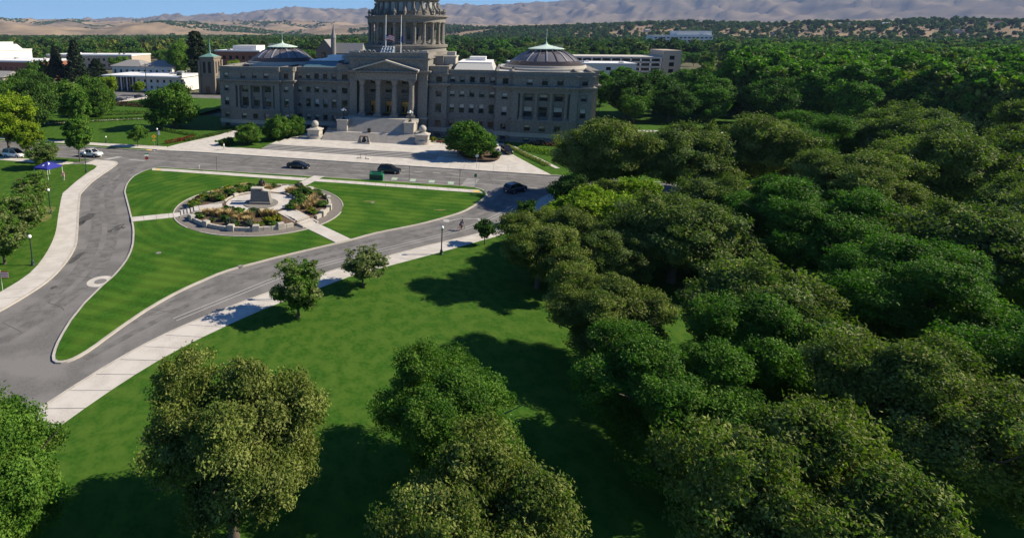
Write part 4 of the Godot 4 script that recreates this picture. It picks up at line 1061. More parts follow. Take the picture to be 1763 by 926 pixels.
# ------------------------------------------------------------------ the planted mound and its monument
func on_mound(r: float, a: float, y := 0.0) -> Vector3: return Vector3(BED.x + cos(a) * r, y, BED.y + sin(a) * r)

func mound():
	# a: angle with +x = 0, +z (towards the viewer) = 90 degrees
	var gaps := [[deg_to_rad(33), deg_to_rad(57)], [deg_to_rad(150), deg_to_rad(174)], [deg_to_rad(-80), deg_to_rad(-58)]]     # the three stairs
	var b := MB.new(); b.lathe([[13.5, .1], [13.5, .2], [11.4, .22]], 72); setting("gravel_ring", b, M.gravel, Vector3(BED.x, 0, BED.y))
	b = MB.new()
	for k in 90:
		var a0 := TAU * k / 90; var a1 := TAU * (k + 1) / 90
		if k % 30 > 2: b.bar(on_mound(13.55, a0, .21), on_mound(13.55, a1, .21), .16, .12)
	setting("gravel_edging", b, M.concrete_old, Vector3.ZERO)
	b = MB.new(); b.lathe([[11.2, .15], [11.2, .62], [5.4, 1.0], [5.4, .3]], 72); setting("planting_soil", b, M.soil, Vector3(BED.x, 0, BED.y))
	b = MB.new(); b.lathe([[5.5, .2], [5.5, .95], [0, .96]], 48); setting("paved_circle", b, M.concrete, Vector3(BED.x, 0, BED.y))
	var wall := thing("bed_wall", "low curved pale stone wall with square blocks round the planted mound", "garden wall", Vector3(BED.x, 0, BED.y))
	for ring in [[11.4, .78, 0.0], [5.75, 1.22, .04]]:
		var n := 64 if ring[0] > 9 else 34
		for k in n:
			var a := TAU * (k + .5) / n; var open := false
			for g in gaps:
				var c: float = (g[0] + g[1]) / 2; var half: float = asin(minf(1, 1.45 / ring[0]))
				if absf(wrapf(a - c, -PI, PI)) < half + .02: open = true
			if open: continue
			var m := MB.new(); var L: float = TAU * ring[0] / n - .03
			m.bevel(0, 0, 0, L, ring[1], .42 if ring[0] > 9 else .3, .03); part("stone", m.mesh(), M.stone_pale, wall, Vector3(cos(a) * ring[0], 0, sin(a) * ring[0]), PI / 2 - a)
	var blk := MB.new(); blk.bevel(0, 0, 0, .95, 1.12, .8, .05); var bm := blk.mesh()
	for a in [8, 24, 66, 84, 102, 124, 143, 184, 205, 228, 262, 312, 345]: part("block", bm, M.stone_pale, wall, Vector3(cos(deg_to_rad(a)) * 11.45, 0, sin(deg_to_rad(a)) * 11.45), PI / 2 - deg_to_rad(a))
	for a in [70, 95, 120, 215, 20, 330]: part("block", bm, M.stone_pale, wall, Vector3(cos(deg_to_rad(a)) * 5.8, .35, sin(deg_to_rad(a)) * 5.8), PI / 2 - deg_to_rad(a))
	for g in gaps:
		var c: float = (g[0] + g[1]) / 2
		var fl := Node3D.new(); fl.name = numbered("stairway"); add_child(fl); fl.set_meta("kind", "structure")
		fl.position = Vector3(BED.x, 0, BED.y); fl.rotation.y = -c
		var s := MB.new(); s.box2(Vector3(5.0, 0, -1.15), Vector3(9.6, .958, 1.15)); part("landing", s, M.concrete, fl)
		for k in 5:
			s = MB.new(); s.box2(Vector3(7.2, 0, -1.2), Vector3(12.4 - k * .5, .2 + .14 * (k + 1) + .01, 1.2)); part("step", s, M.concrete_old if k % 2 else M.concrete, fl)
		for k in [-1, 1]:
			s = MB.new(); s.hexa([Vector3(5.6, 0, k * 1.38 + .16), Vector3(12.6, 0, k * 1.38 + .16), Vector3(12.6, 0, k * 1.38 - .16), Vector3(5.6, 0, k * 1.38 - .16)], [Vector3(5.6, 1.25, k * 1.38 + .16), Vector3(12.6, .42, k * 1.38 + .16), Vector3(12.6, .42, k * 1.38 - .16), Vector3(5.6, 1.25, k * 1.38 - .16)]); part("side_wall", s, M.stone_pale, fl)
	# monument: a battered block, its base disc, and the bronze figure standing before its far side
	var mon := thing("monument", "tapering granite monument block on a round dark base in the planted mound", "monument", Vector3(-14.2, .96, -85.6), deg_to_rad(-4))
	b = MB.new(); b.lathe([[2.75, 0], [2.75, .1], [0, .11]], 32); part("base_disc", b, M.granite, mon)
	b = MB.new(); b.bevel(0, .1, 0, 3.5, .35, 1.9, .06); part("plinth", b, M.granite, mon)
	b = MB.new(); b.hexa([Vector3(-1.62, .45, .75), Vector3(1.62, .45, .75), Vector3(1.62, .45, -.75), Vector3(-1.62, .45, -.75)], [Vector3(-1.45, 2.5, .55), Vector3(1.3, 2.05, .55), Vector3(1.3, 2.05, -.55), Vector3(-1.45, 2.5, -.55)]); part("block", b, M.granite, mon)
	b = MB.new(); b.bar(Vector3(-1.5, 2.56, 0), Vector3(.45, 2.56, 0), 1.24, .2); b.bar(Vector3(.4, 2.27, 0), Vector3(1.4, 2.12, 0), 1.2, .16); part("coping", b, M.stone_pale, mon)
	b = MB.new(); b.box(-.1, .1, -1.35, 1.3, 1.49, 1.0); part("statue_plinth", b, M.granite, mon)
	var st := thing("statue", "dark bronze statue with its back turned, above the monument block", "statue", Vector3(-14.25, 2.55, -86.95), PI)
	st.scale = Vector3(1.5, 1, 1.4)
	part("figure", figure("stand", 2.2, [Color(.05, .047, .04)]), M.bronze, st)
	# planting
	var q := RandomNumberGenerator.new(); q.seed = 77
	var count := 0
	var where := ["near the front wall", "on the slope of the mound", "close to the paved circle"]
	for k in 165:
		var r := q.randf_range(6.2, 10.9); var a := q.randf() * TAU; var skip := false
		for g in gaps:
			if absf(wrapf(a - (g[0] + g[1]) / 2, -PI, PI)) < asin(1.9 / r): skip = true
		if skip: continue
		var y := lerpf(.62, 1.0, (11.2 - r) / 5.8) - .03
		var deg := rad_to_deg(a)
		if (r > 6.8 and r < 9.2) or (deg > 190 and deg < 300 and r < 9.8 and r > 7.0):
			for j in 3:
				var p := on_mound(r + q.randf_range(-.5, .5), a + q.randf_range(-.07, .07), y)
				var o := single("grass_clump", shared["tuft%d" % (k % 3)], M.dry, "straw coloured clump of ornamental grass on the planted mound", "ornamental grass", p, q.randf() * TAU, "straw coloured grasses on the mound")
				o.scale = Vector3.ONE * q.randf_range(.8, 1.25)
		else:
			var pick: int = [0, 0, 2, 3, 4, 5, 3, 4, 4, 3, 1, 5][q.randi() % 12]
			var kk: Node3D = [K.low, K.low_deep, K.low_purple, K.low_gold, K.low_sage, K.low][pick]
			var nm: String = ["rounded green shrub", "rounded dark green shrub", "small purple-leaved shrub", "golden green shrub", "grey sage shrub", "rounded green shrub"][pick]
			var s := q.randf_range(.6, 1.1)
			plant(kk, on_mound(r, a, y), s * 1.0, s * .85, "%s planted behind the curved wall of the mound" % nm, "shrub", "%ss on the mound" % nm, q.randf() * TAU)
	for p in [[6.5, 20.0, 1.3, 1.3], [6.7, -8.0, 1.3, 1.2], [6.6, -28.0, 1.4, 1.3], [6.6, 32.0, 1.1, 1.0], [6.6, 92.0, 1.1, 1.0], [6.6, 112.0, 1.2, 1.1], [6.6, 130.0, 1.0, .9], [6.6, 72.0, 1.0, .9], [6.8, 215.0, 1.4, 1.3], [7.4, 232.0, 1.5, 1.4], [6.9, 250.0, 1.4, 1.2], [8.5, 195.0, 1.2, 1.1], [8.4, 335.0, 1.5, 1.3], [6.8, 190.0, 1.2, 1.1], [6.9, 5.0, 1.2, 1.2]]:
		plant(K.low if count % 2 else K.low_deep, on_mound(p[0], deg_to_rad(p[1]), .93), p[2], p[3], "large leafy shrub edging the paved circle of the mound", "shrub", "large shrubs round the paved circle"); count += 1

# ------------------------------------------------------------------ people: one continuous surface from tapered capsules (surface nets)
func net(bones: Array, cell: float, blend: float) -> MB:       # bones: [a, b, ra, rb, colour]
	var lo := Vector3.INF; var hi := -Vector3.INF
	for e in bones:
		for k in 2:
			var r: float = e[2 + k]
			lo = lo.min(e[k] - Vector3.ONE * r); hi = hi.max(e[k] + Vector3.ONE * r)
	lo -= Vector3.ONE * cell * 2; hi += Vector3.ONE * cell * 2
	var nx := int((hi.x - lo.x) / cell) + 1; var ny := int((hi.y - lo.y) / cell) + 1; var nz := int((hi.z - lo.z) / cell) + 1
	var d := PackedFloat32Array(); d.resize(nx * ny * nz); d.fill(9.0)
	var own := PackedInt32Array(); own.resize(nx * ny * nz)
	var best := PackedFloat32Array(); best.resize(nx * ny * nz); best.fill(9.0)
	for bi in bones.size():
		var e: Array = bones[bi]
		var a: Vector3 = e[0]; var ab: Vector3 = e[1] - a; var l2 := maxf(ab.length_squared(), 1e-8); var ra: float = e[2]; var rb: float = e[3]
		var m := maxf(ra, rb) + cell * 2 + blend
		var s: Vector3 = ((a.min(e[1]) - Vector3.ONE * m - lo) / cell).floor(); var t: Vector3 = ((a.max(e[1]) + Vector3.ONE * m - lo) / cell).ceil()
		for z in range(maxi(0, int(s.z)), mini(nz, int(t.z) + 1)):
			for y in range(maxi(0, int(s.y)), mini(ny, int(t.y) + 1)):
				var row := (z * ny + y) * nx
				for x in range(maxi(0, int(s.x)), mini(nx, int(t.x) + 1)):
					var p := lo + Vector3(x, y, z) * cell - a
					var u := clampf(p.dot(ab) / l2, 0, 1)
					var v := (p - ab * u).length() - lerpf(ra, rb, u)
					var i := row + x
					var h := maxf(blend - absf(d[i] - v), 0) / blend
					if v < best[i]: best[i] = v; own[i] = bi
					d[i] = minf(d[i], v) - h * h * blend * .25
	var b := MB.new(); b.colored = true
	var at := {}
	for z in nz - 1:
		for y in ny - 1:
			for x in nx - 1:
				var i := (z * ny + y) * nx + x
				var neg := 0; var sum := Vector3.ZERO; var cnt := 0
				var f := []
				for k in 8:
					var w := d[i + (k & 1) + ((k >> 1) & 1) * nx + ((k >> 2) & 1) * nx * ny]; f.append(w)
					if w < 0: neg += 1
				if neg == 0 or neg == 8: continue
				for e in [[0, 1], [2, 3], [4, 5], [6, 7], [0, 2], [1, 3], [4, 6], [5, 7], [0, 4], [1, 5], [2, 6], [3, 7]]:
					var p: float = f[e[0]]; var q: float = f[e[1]]
					if (p < 0) == (q < 0): continue
					var t := p / (p - q)
					var c0 := Vector3(e[0] & 1, (e[0] >> 1) & 1, (e[0] >> 2) & 1); var c1 := Vector3(e[1] & 1, (e[1] >> 1) & 1, (e[1] >> 2) & 1)
					sum += c0.lerp(c1, t); cnt += 1
				var g := Vector3(f[1] - f[0] + f[3] - f[2] + f[5] - f[4] + f[7] - f[6], f[2] - f[0] + f[3] - f[1] + f[6] - f[4] + f[7] - f[5], f[4] - f[0] + f[5] - f[1] + f[6] - f[2] + f[7] - f[3])
				b.col = bones[own[i]][4]
				at[i] = b.vert(lo + (Vector3(x, y, z) + sum / cnt) * cell, g.normalized())
	var st := [1, nx, nx * ny]
	for i in at:
		for ax in 3:
			var u: int = st[(ax + 1) % 3]; var w: int = st[(ax + 2) % 3]; var e: int = i + st[ax]
			if e >= d.size() or (d[i] < 0) == (d[e] < 0): continue
			if not (at.has(i - u) and at.has(i - w) and at.has(i - u - w)): continue
			var q := [at[i], at[i - u], at[i - u - w], at[i - w]]
			if d[i] < 0: b.ix.append_array([q[0], q[2], q[1], q[0], q[3], q[2]])
			else: b.ix.append_array([q[0], q[1], q[2], q[0], q[2], q[3]])
	return b

# facing +z, feet at 0. clothes: [all] or [skin, hair, top, trousers, shoes]
func figure(pose: String, H: float, clothes: Array) -> ArrayMesh:
	var c := clothes
	if c.size() == 1: c = [c[0], c[0], c[0], c[0], c[0]]
	var s := H / 1.78
	var J := {}
	J.hip = Vector3(0, .95, 0); J.chest = Vector3(0, 1.28, .01); J.neck = Vector3(0, 1.5, 0); J.head = Vector3(0, 1.66, .02)
	for k in [-1, 1]:
		J["sh%d" % k] = Vector3(.185 * k, 1.42, 0); J["el%d" % k] = Vector3(.24 * k, 1.14, -.03); J["ha%d" % k] = Vector3(.25 * k, .9, .06)
		J["hp%d" % k] = Vector3(.09 * k, .92, 0); J["kn%d" % k] = Vector3(.1 * k, .5, .02); J["an%d" % k] = Vector3(.1 * k, .08, 0); J["to%d" % k] = Vector3(.115 * k, .035, .16)
	if pose == "walk":
		J["kn1"] = Vector3(.1, .52, .17); J["an1"] = Vector3(.1, .09, .27); J["to1"] = Vector3(.11, .07, .42)
		J["kn-1"] = Vector3(-.1, .5, -.06); J["an-1"] = Vector3(-.1, .14, -.34); J["to-1"] = Vector3(-.1, .04, -.22)
		J["el1"] = Vector3(.24, 1.15, -.12); J["ha1"] = Vector3(.24, .92, -.08); J["el-1"] = Vector3(-.24, 1.16, .1); J["ha-1"] = Vector3(-.22, .98, .26)
	elif pose == "ride":
		J.hip = Vector3(0, .98, -.16); J.chest = Vector3(0, 1.24, .12); J.neck = Vector3(0, 1.4, .27); J.head = Vector3(0, 1.54, .36)
		for k in [-1, 1]:
			J["sh%d" % k] = Vector3(.18 * k, 1.34, .2); J["el%d" % k] = Vector3(.24 * k, 1.12, .36); J["ha%d" % k] = Vector3(.22 * k, 1.03, .58); J["hp%d" % k] = Vector3(.09 * k, .95, -.13)
		J["kn1"] = Vector3(.1, .8, .24); J["an1"] = Vector3(.1, .42, .14); J["to1"] = Vector3(.1, .37, .29)
		J["kn-1"] = Vector3(-.1, .6, .14); J["an-1"] = Vector3(-.1, .2, -.02); J["to-1"] = Vector3(-.1, .17, .14)
	elif pose == "wave":
		J["el1"] = Vector3(.3, 1.2, .16); J["ha1"] = Vector3(.2, 1.28, .38); J["el-1"] = Vector3(-.3, 1.18, .1); J["ha-1"] = Vector3(-.28, 1.05, .3)
	for k in J: J[k] *= s
	var B := [[J.hip, J.chest, .15 * s, .165 * s, c[2]], [J.chest, J.neck, .16 * s, .07 * s, c[2]], [J.neck, J.head, .06 * s, .075 * s, c[0]],
		[J.head - Vector3(0, .03, -.01) * s, J.head + Vector3(0, .05, 0) * s, .085 * s, .092 * s, c[0]], [J.head + Vector3(0, .07, -.03) * s, J.head + Vector3(0, -.02, -.05) * s, .09 * s, .075 * s, c[1]],
		[J.head + Vector3(0, -.01, .09) * s, J.head + Vector3(0, -.03, .105) * s, .016 * s, .018 * s, c[0]],
		[J["hp1"], J["hp-1"], .12 * s, .12 * s, c[3]], [J["sh1"], J["sh-1"], .075 * s, .075 * s, c[2]]]
	for k in [-1, 1]:
		var t := "%d" % k
		B.append_array([[J["sh" + t], J["el" + t], .065 * s, .05 * s, c[2]], [J["el" + t], J["ha" + t], .046 * s, .034 * s, c[0]],
			[J["hp" + t], J["kn" + t], .1 * s, .068 * s, c[3]], [J["kn" + t], J["an" + t], .066 * s, .045 * s, c[3]], [J["an" + t], J["to" + t], .05 * s, .04 * s, c[4]],
			[J.head + Vector3(.088 * k, 0, 0) * s, J.head + Vector3(.092 * k, -.03, 0) * s, .02 * s, .016 * s, c[0]]])
	var b := net(B, .026 * s, .05 * s)
	for k in [-1, 1]:       # hands: a palm and five fingers
		var h: Vector3 = J["ha%d" % k]; var d: Vector3 = (h - J["el%d" % k]).normalized(); var side := d.cross(Vector3(k, 0, 0)).normalized()
		b.col = c[0]
		b.tube([h - d * .03 * s, h + d * .03 * s, h + d * .09 * s], [.032 * s, .04 * s, .034 * s], 7)
		for j in 4:
			var o := h + d * .08 * s + side * (j - 1.5) * .021 * s; var L: float = [.07, .082, .078, .06][j] * s
			b.tube([o, o + d * L * .6 - Vector3(k, 0, 0) * .008 * s, o + d * L - Vector3(k, 0, 0) * .03 * s], [.01 * s, .009 * s, .007 * s], 5)
		var th := h + d * .02 * s + side * .035 * s
		b.tube([th, th + (d * .6 + side * .7) * .045 * s, th + (d + side * .5) * .07 * s], [.013 * s, .011 * s, .008 * s], 5)
	return b.mesh()

# ------------------------------------------------------------------ vehicles: length along +x (front), wheels on the ground
func loft(b: MB, rows: Array):       # rows of equally many points, each ring open at the bottom; smooth enough at this size
	for k in rows.size() - 1:
		for j in rows[k].size() - 1: b.quad(rows[k][j], rows[k + 1][j], rows[k + 1][j + 1], rows[k][j + 1])

func car(kind_: String, paint: Material, called: String, label: String, at: Vector3, turn: float) -> Node3D:
	var o := thing(called, label, "truck" if kind_ == "pickup" else "van" if kind_ == "van" else "car", at, turn)
	var S: Dictionary = {
		"sedan": {"L": 4.85, "W": 1.84, "body": [[-2.42, .42, .82, .70], [-2.3, .3, .98, .84], [-1.5, .24, 1.02, .91], [0, .22, .98, .92], [1.2, .24, .95, .91], [2.1, .28, .82, .84], [2.42, .36, .66, .66]], "cab": [[-1.95, 1.0, 1.02], [-1.05, 1.0, 1.4], [-.1, .98, 1.44], [.5, .97, 1.36], [1.35, .94, .98]], "ax": [-1.4, 1.42], "r": .34},
		"suv": {"L": 4.75, "W": 1.9, "body": [[-2.36, .48, .95, .78], [-2.25, .34, 1.08, .88], [-1.5, .28, 1.12, .94], [0, .26, 1.08, .95], [1.2, .28, 1.05, .94], [2.1, .32, .95, .86], [2.36, .42, .75, .68]], "cab": [[-2.2, 1.1, 1.2], [-1.85, 1.1, 1.62], [-.6, 1.1, 1.72], [.35, 1.06, 1.66], [1.25, 1.03, 1.08]], "ax": [-1.35, 1.42], "r": .37},
		"pickup": {"L": 5.7, "W": 2.0, "body": [[-2.85, .55, 1.1, .9], [-2.75, .46, 1.16, .96], [-1.0, .42, 1.16, .98], [.3, .42, 1.16, .98], [1.4, .42, 1.18, .97], [2.5, .46, 1.1, .92], [2.85, .55, .85, .8]], "cab": [[-.85, 1.16, 1.2], [-.65, 1.16, 1.8], [.2, 1.16, 1.86], [.75, 1.16, 1.82], [1.5, 1.16, 1.2]], "ax": [-1.75, 1.75], "r": .4},
		"van": {"L": 5.2, "W": 1.95, "body": [[-2.58, .5, 1.15, .9], [-2.5, .36, 1.2, .95], [-1.5, .3, 1.2, .97], [0, .3, 1.18, .97], [1.3, .3, 1.12, .96], [2.3, .34, .98, .9], [2.58, .44, .8, .74]], "cab": [[-2.5, 1.18, 1.3], [-2.35, 1.18, 1.95], [-.5, 1.18, 2.02], [.6, 1.14, 1.95], [1.8, 1.08, 1.15]], "ax": [-1.5, 1.6], "r": .36},
	}[kind_]
	var b := MB.new(); var rows := []
	for e in S.body:
		var w: float = e[3]; var y0: float = e[1]; var y1: float = e[2]; var ym := lerpf(y0, y1, .55); var r := []
		for p in [[-.86, y0], [-.98, lerpf(y0, y1, .25)], [-1.0, ym], [-.95, lerpf(y0, y1, .9)], [-.84, y1], [-.4, y1 + .025], [0, y1 + .035], [.4, y1 + .025], [.84, y1], [.95, lerpf(y0, y1, .9)], [1.0, ym], [.98, lerpf(y0, y1, .25)], [.86, y0], [-.86, y0]]: r.append(Vector3(e[0], p[1], -p[0] * w))
		rows.append(r)
	loft(b, rows)
	for e in [0, rows.size() - 1]:
		var c := Vector3.ZERO
		for p in rows[e]: c += p / rows[e].size()
		for j in rows[e].size() - 1:
			if e == 0: b.tri(c, rows[e][j], rows[e][j + 1])
			else: b.tri(c, rows[e][j + 1], rows[e][j])
	part("body", b, paint, o)
	var cabs: Array = S.cab; var hw: float = S.W / 2 - .1
	b = MB.new(); rows = []
	for e in cabs:
		var t: float = (e[2] - e[1]); var top := hw - .2 * minf(1, t / .4); rows.append([Vector3(e[0], e[1] - .03, hw), Vector3(e[0], e[2], top), Vector3(e[0], e[2], -top), Vector3(e[0], e[1] - .03, -hw)])
	loft(b, rows); part("windows", b, M.glass_dark, o)
	b = MB.new()
	for k in range(1, cabs.size() - 2):
		var a: Array = cabs[k]; var e: Array = cabs[k + 1]; var ta := hw - .2; 
		b.quad(Vector3(a[0], a[2] + .03, ta + .02), Vector3(e[0], e[2] + .03, ta + .02), Vector3(e[0], e[2] + .03, -ta - .02), Vector3(a[0], a[2] + .03, -ta - .02))
		for z in [1, -1]: b.bar(Vector3(a[0], a[2], z * ta), Vector3(e[0], e[2], z * ta), .1, .07)
	part("roof", b, paint, o)
	b = MB.new()
	for z in [1, -1]:
		for k in [[0, 1], [cabs.size() - 1, cabs.size() - 2]]:
			b.bar(Vector3(cabs[k[0]][0], cabs[k[0]][1], z * (hw - .02)), Vector3(cabs[k[1]][0], cabs[k[1]][2], z * (hw - .19)), .09, .07)
		var mid: Array = cabs[2]; b.bar(Vector3(mid[0], mid[1], z * hw), Vector3(mid[0] - .05, mid[2], z * (hw - .19)), .08, .06)
	part("pillars", b, paint, o)
	if kind_ == "pickup":
		b = MB.new(); b.box2(Vector3(-2.7, 1.0, -.82), Vector3(-.95, 1.19, .82)); part("cargo_bed", b, M.rubber, o)
		b = MB.new(); b.box2(Vector3(-2.72, 1.17, -.9), Vector3(-.92, 1.26, .9)); part("bed_cover", b, paint, o)
	var tyre := MB.new(); var r: float = S.r
	tyre.lathe([[r * .62, -.11], [r * .95, -.115], [r, -.07], [r, .07], [r * .95, .115], [r * .62, .11]], 18)
	var rim := MB.new(); rim.lathe([[r * .64, -.09], [r * .64, .09], [r * .2, .1], [0, .12]], 14)
	for k in 5: rim.bar(Vector3(cos(TAU * k / 5), 0, sin(TAU * k / 5)) * r * .1 + Vector3(0, .1, 0), Vector3(cos(TAU * k / 5), 0, sin(TAU * k / 5)) * r * .6 + Vector3(0, .1, 0), .06, .04)
	for x in S.ax:
		for z in [1, -1]:
			var w := part("wheel", tyre, M.rubber, o, Vector3(x, r, z * (S.W / 2 - .1))); w.rotation.x = PI / 2 * z
			part("rim", rim, M.steel, w)
			b = MB.new(); b.lathe([[r * 1.16, -.02], [r * 1.16, .02], [r * .9, .03]], 16); var arch := part("wheel_arch", b, M.rubber, o, Vector3(x, r + .03, z * (S.W / 2 - .035))); arch.rotation.x = PI / 2 * z
	var fx: float = S.L / 2
	var by: float = S.body[-1][2] - .12; var ry: float = S.body[0][2] - .16
	for z in [1, -1]:
		b = MB.new(); b.bevel(fx - .16, by - .06, z * (S.W / 2 - .36), .22, .14, .36, .03); part("headlight", b, M.globe, o)
		b = MB.new(); b.bevel(-fx + .1, ry - .06, z * (S.W / 2 - .3), .14, .2, .3, .03); part("tail_light", b, M.red, o)
		b = MB.new(); b.bevel(cabs[-1][0] - .35, cabs[-1][1] + .05, z * (S.W / 2 + .06), .14, .14, .2, .03); part("mirror", b, paint, o)
	b = MB.new(); b.box(fx - .06, by - .32, 0, .12, .16, S.W * .55); part("grille", b, M.black, o)
	b = MB.new(); b.box(-fx + .02, ry - .34, 0, .05, .13, .34); b.box(fx - .0, by - .45, 0, .04, .12, .34); part("number_plate", b, M.white, o)
	return o

func truck_paint(c: Color, rough := .25) -> StandardMaterial3D:
	var m := plain(c, rough); m.clearcoat_enabled = true; m.clearcoat = .8; m.clearcoat_roughness = .08; return m

# ------------------------------------------------------------------ street furniture
func lamp(label: String, at: Vector3, h := 3.9, banner := -1.0) -> Node3D:
	var o := thing("street_lamp", label, "street lamp", at, 0, "green iron street lamps with white globes")
	var b := MB.new(); b.lathe([[.26, 0], [.26, .12], [.2, .2], [.17, .55], [.1, .7]], 12); part("base", b, M.iron_green, o)
	b = MB.new(); b.lathe([[.085, .6], [.065, h - .55], [.12, h - .5], [.14, h - .42], [.06, h - .38]], 12); part("post", b, M.iron_green, o)
	b = MB.new(); b.ball(Vector3(0, h - .18, 0), .22, 14, 9, 1.1); part("globe", b, M.globe, o)
	b = MB.new(); b.lathe([[.07, h + .04], [.05, h + .1], [0, h + .16]], 8); part("finial", b, M.iron_green, o)
	if banner > 0:
		b = MB.new(); b.box(.38, h - 1.7, 0, .5, 1.1, .03); part("banner", b, M.white, o)
		b = MB.new(); b.bar(Vector3(0, h - .58, 0), Vector3(.66, h - .58, 0), .04, .04); b.bar(Vector3(0, h - 1.72, 0), Vector3(.66, h - 1.72, 0), .04, .04); part("bracket", b, M.iron_green, o)
	return o

func sign_post(called: String, label: String, at: Vector3, turn: float, h: float, shapes: Array, pole: Material = null) -> Node3D:      # shapes: [kind, y, size, material]
	var o := thing(called, label, "sign", at, turn)
	var b := MB.new(); b.lathe([[.035, 0], [.035, h]], 8); part("post", b, pole if pole else M.steel, o)
	for s in shapes:
		b = MB.new(); var y: float = s[1]; var w: float = s[2]
		if s[0] == "plate": b.box(0, y, .05, w, w * .26, .02)
		elif s[0] == "panel": b.box(0, y, .05, w, w * 1.35, .02)
		else:
			var n: int = {"stop": 8, "diamond": 4, "pent": 5}[s[0]]
			var off: float = {"stop": PI / 8, "diamond": 0.0, "pent": PI / 10}[s[0]]
			var f := []
			for k in n: f.append(Vector3(cos(off + TAU * k / n) * w / 2, y + sin(off + TAU * k / n) * w / 2, .06))
			var back := Vector3(0, 0, -.025)
			for k in n:
				var j := (k + 1) % n
				b.tri(Vector3(0, y, .06), f[k], f[j]); b.tri(Vector3(0, y, .06) + back, f[j] + back, f[k] + back); b.quad(f[j], f[k], f[k] + back, f[j] + back)
		part("sign_face", b, s[3], o)
		if s[0] == "diamond":       # a walking figure
			b = MB.new(); b.ball(Vector3(.02, y + .17, .07), .045, 8, 6); b.bar(Vector3(.02, y + .11, .072), Vector3(0, y - .05, .072), .012, .07, Vector3(1, 0, 0)); b.bar(Vector3(0, y - .04, .072), Vector3(.11, y - .2, .072), .012, .045, Vector3(1, 0, 0)); b.bar(Vector3(0, y - .04, .072), Vector3(-.1, y - .2, .072), .012, .045, Vector3(1, 0, 0)); b.bar(Vector3(.01, y + .07, .072), Vector3(.12, y - .02, .072), .012, .035, Vector3(1, 0, 0)); part("symbol", b, M.black, o)
	return o

func scooter(label: String, at: Vector3, turn: float, m: Material):
	var o := thing("kick_scooter", label, "scooter", at, turn, "kick scooters left on the pavement")
	var b := MB.new(); b.bevel(0, .12, 0, .75, .06, .16, .02); part("deck", b, M.black, o)
	b = MB.new(); b.tube([Vector3(.42, .14, 0), Vector3(.34, .95, 0), Vector3(.33, 1.08, 0)], [.035, .03, .03], 8); b.bar(Vector3(.33, 1.08, -.24), Vector3(.33, 1.08, .24), .04, .04); part("handlebar", b, m, o)
	for x in [-.42, .48]:
		b = MB.new(); b.lathe([[.06, -.03], [.12, -.03], [.12, .03], [.06, .03]], 12); var w := part("wheel", b, M.rubber, o, Vector3(x, .12, 0)); w.rotation.x = PI / 2

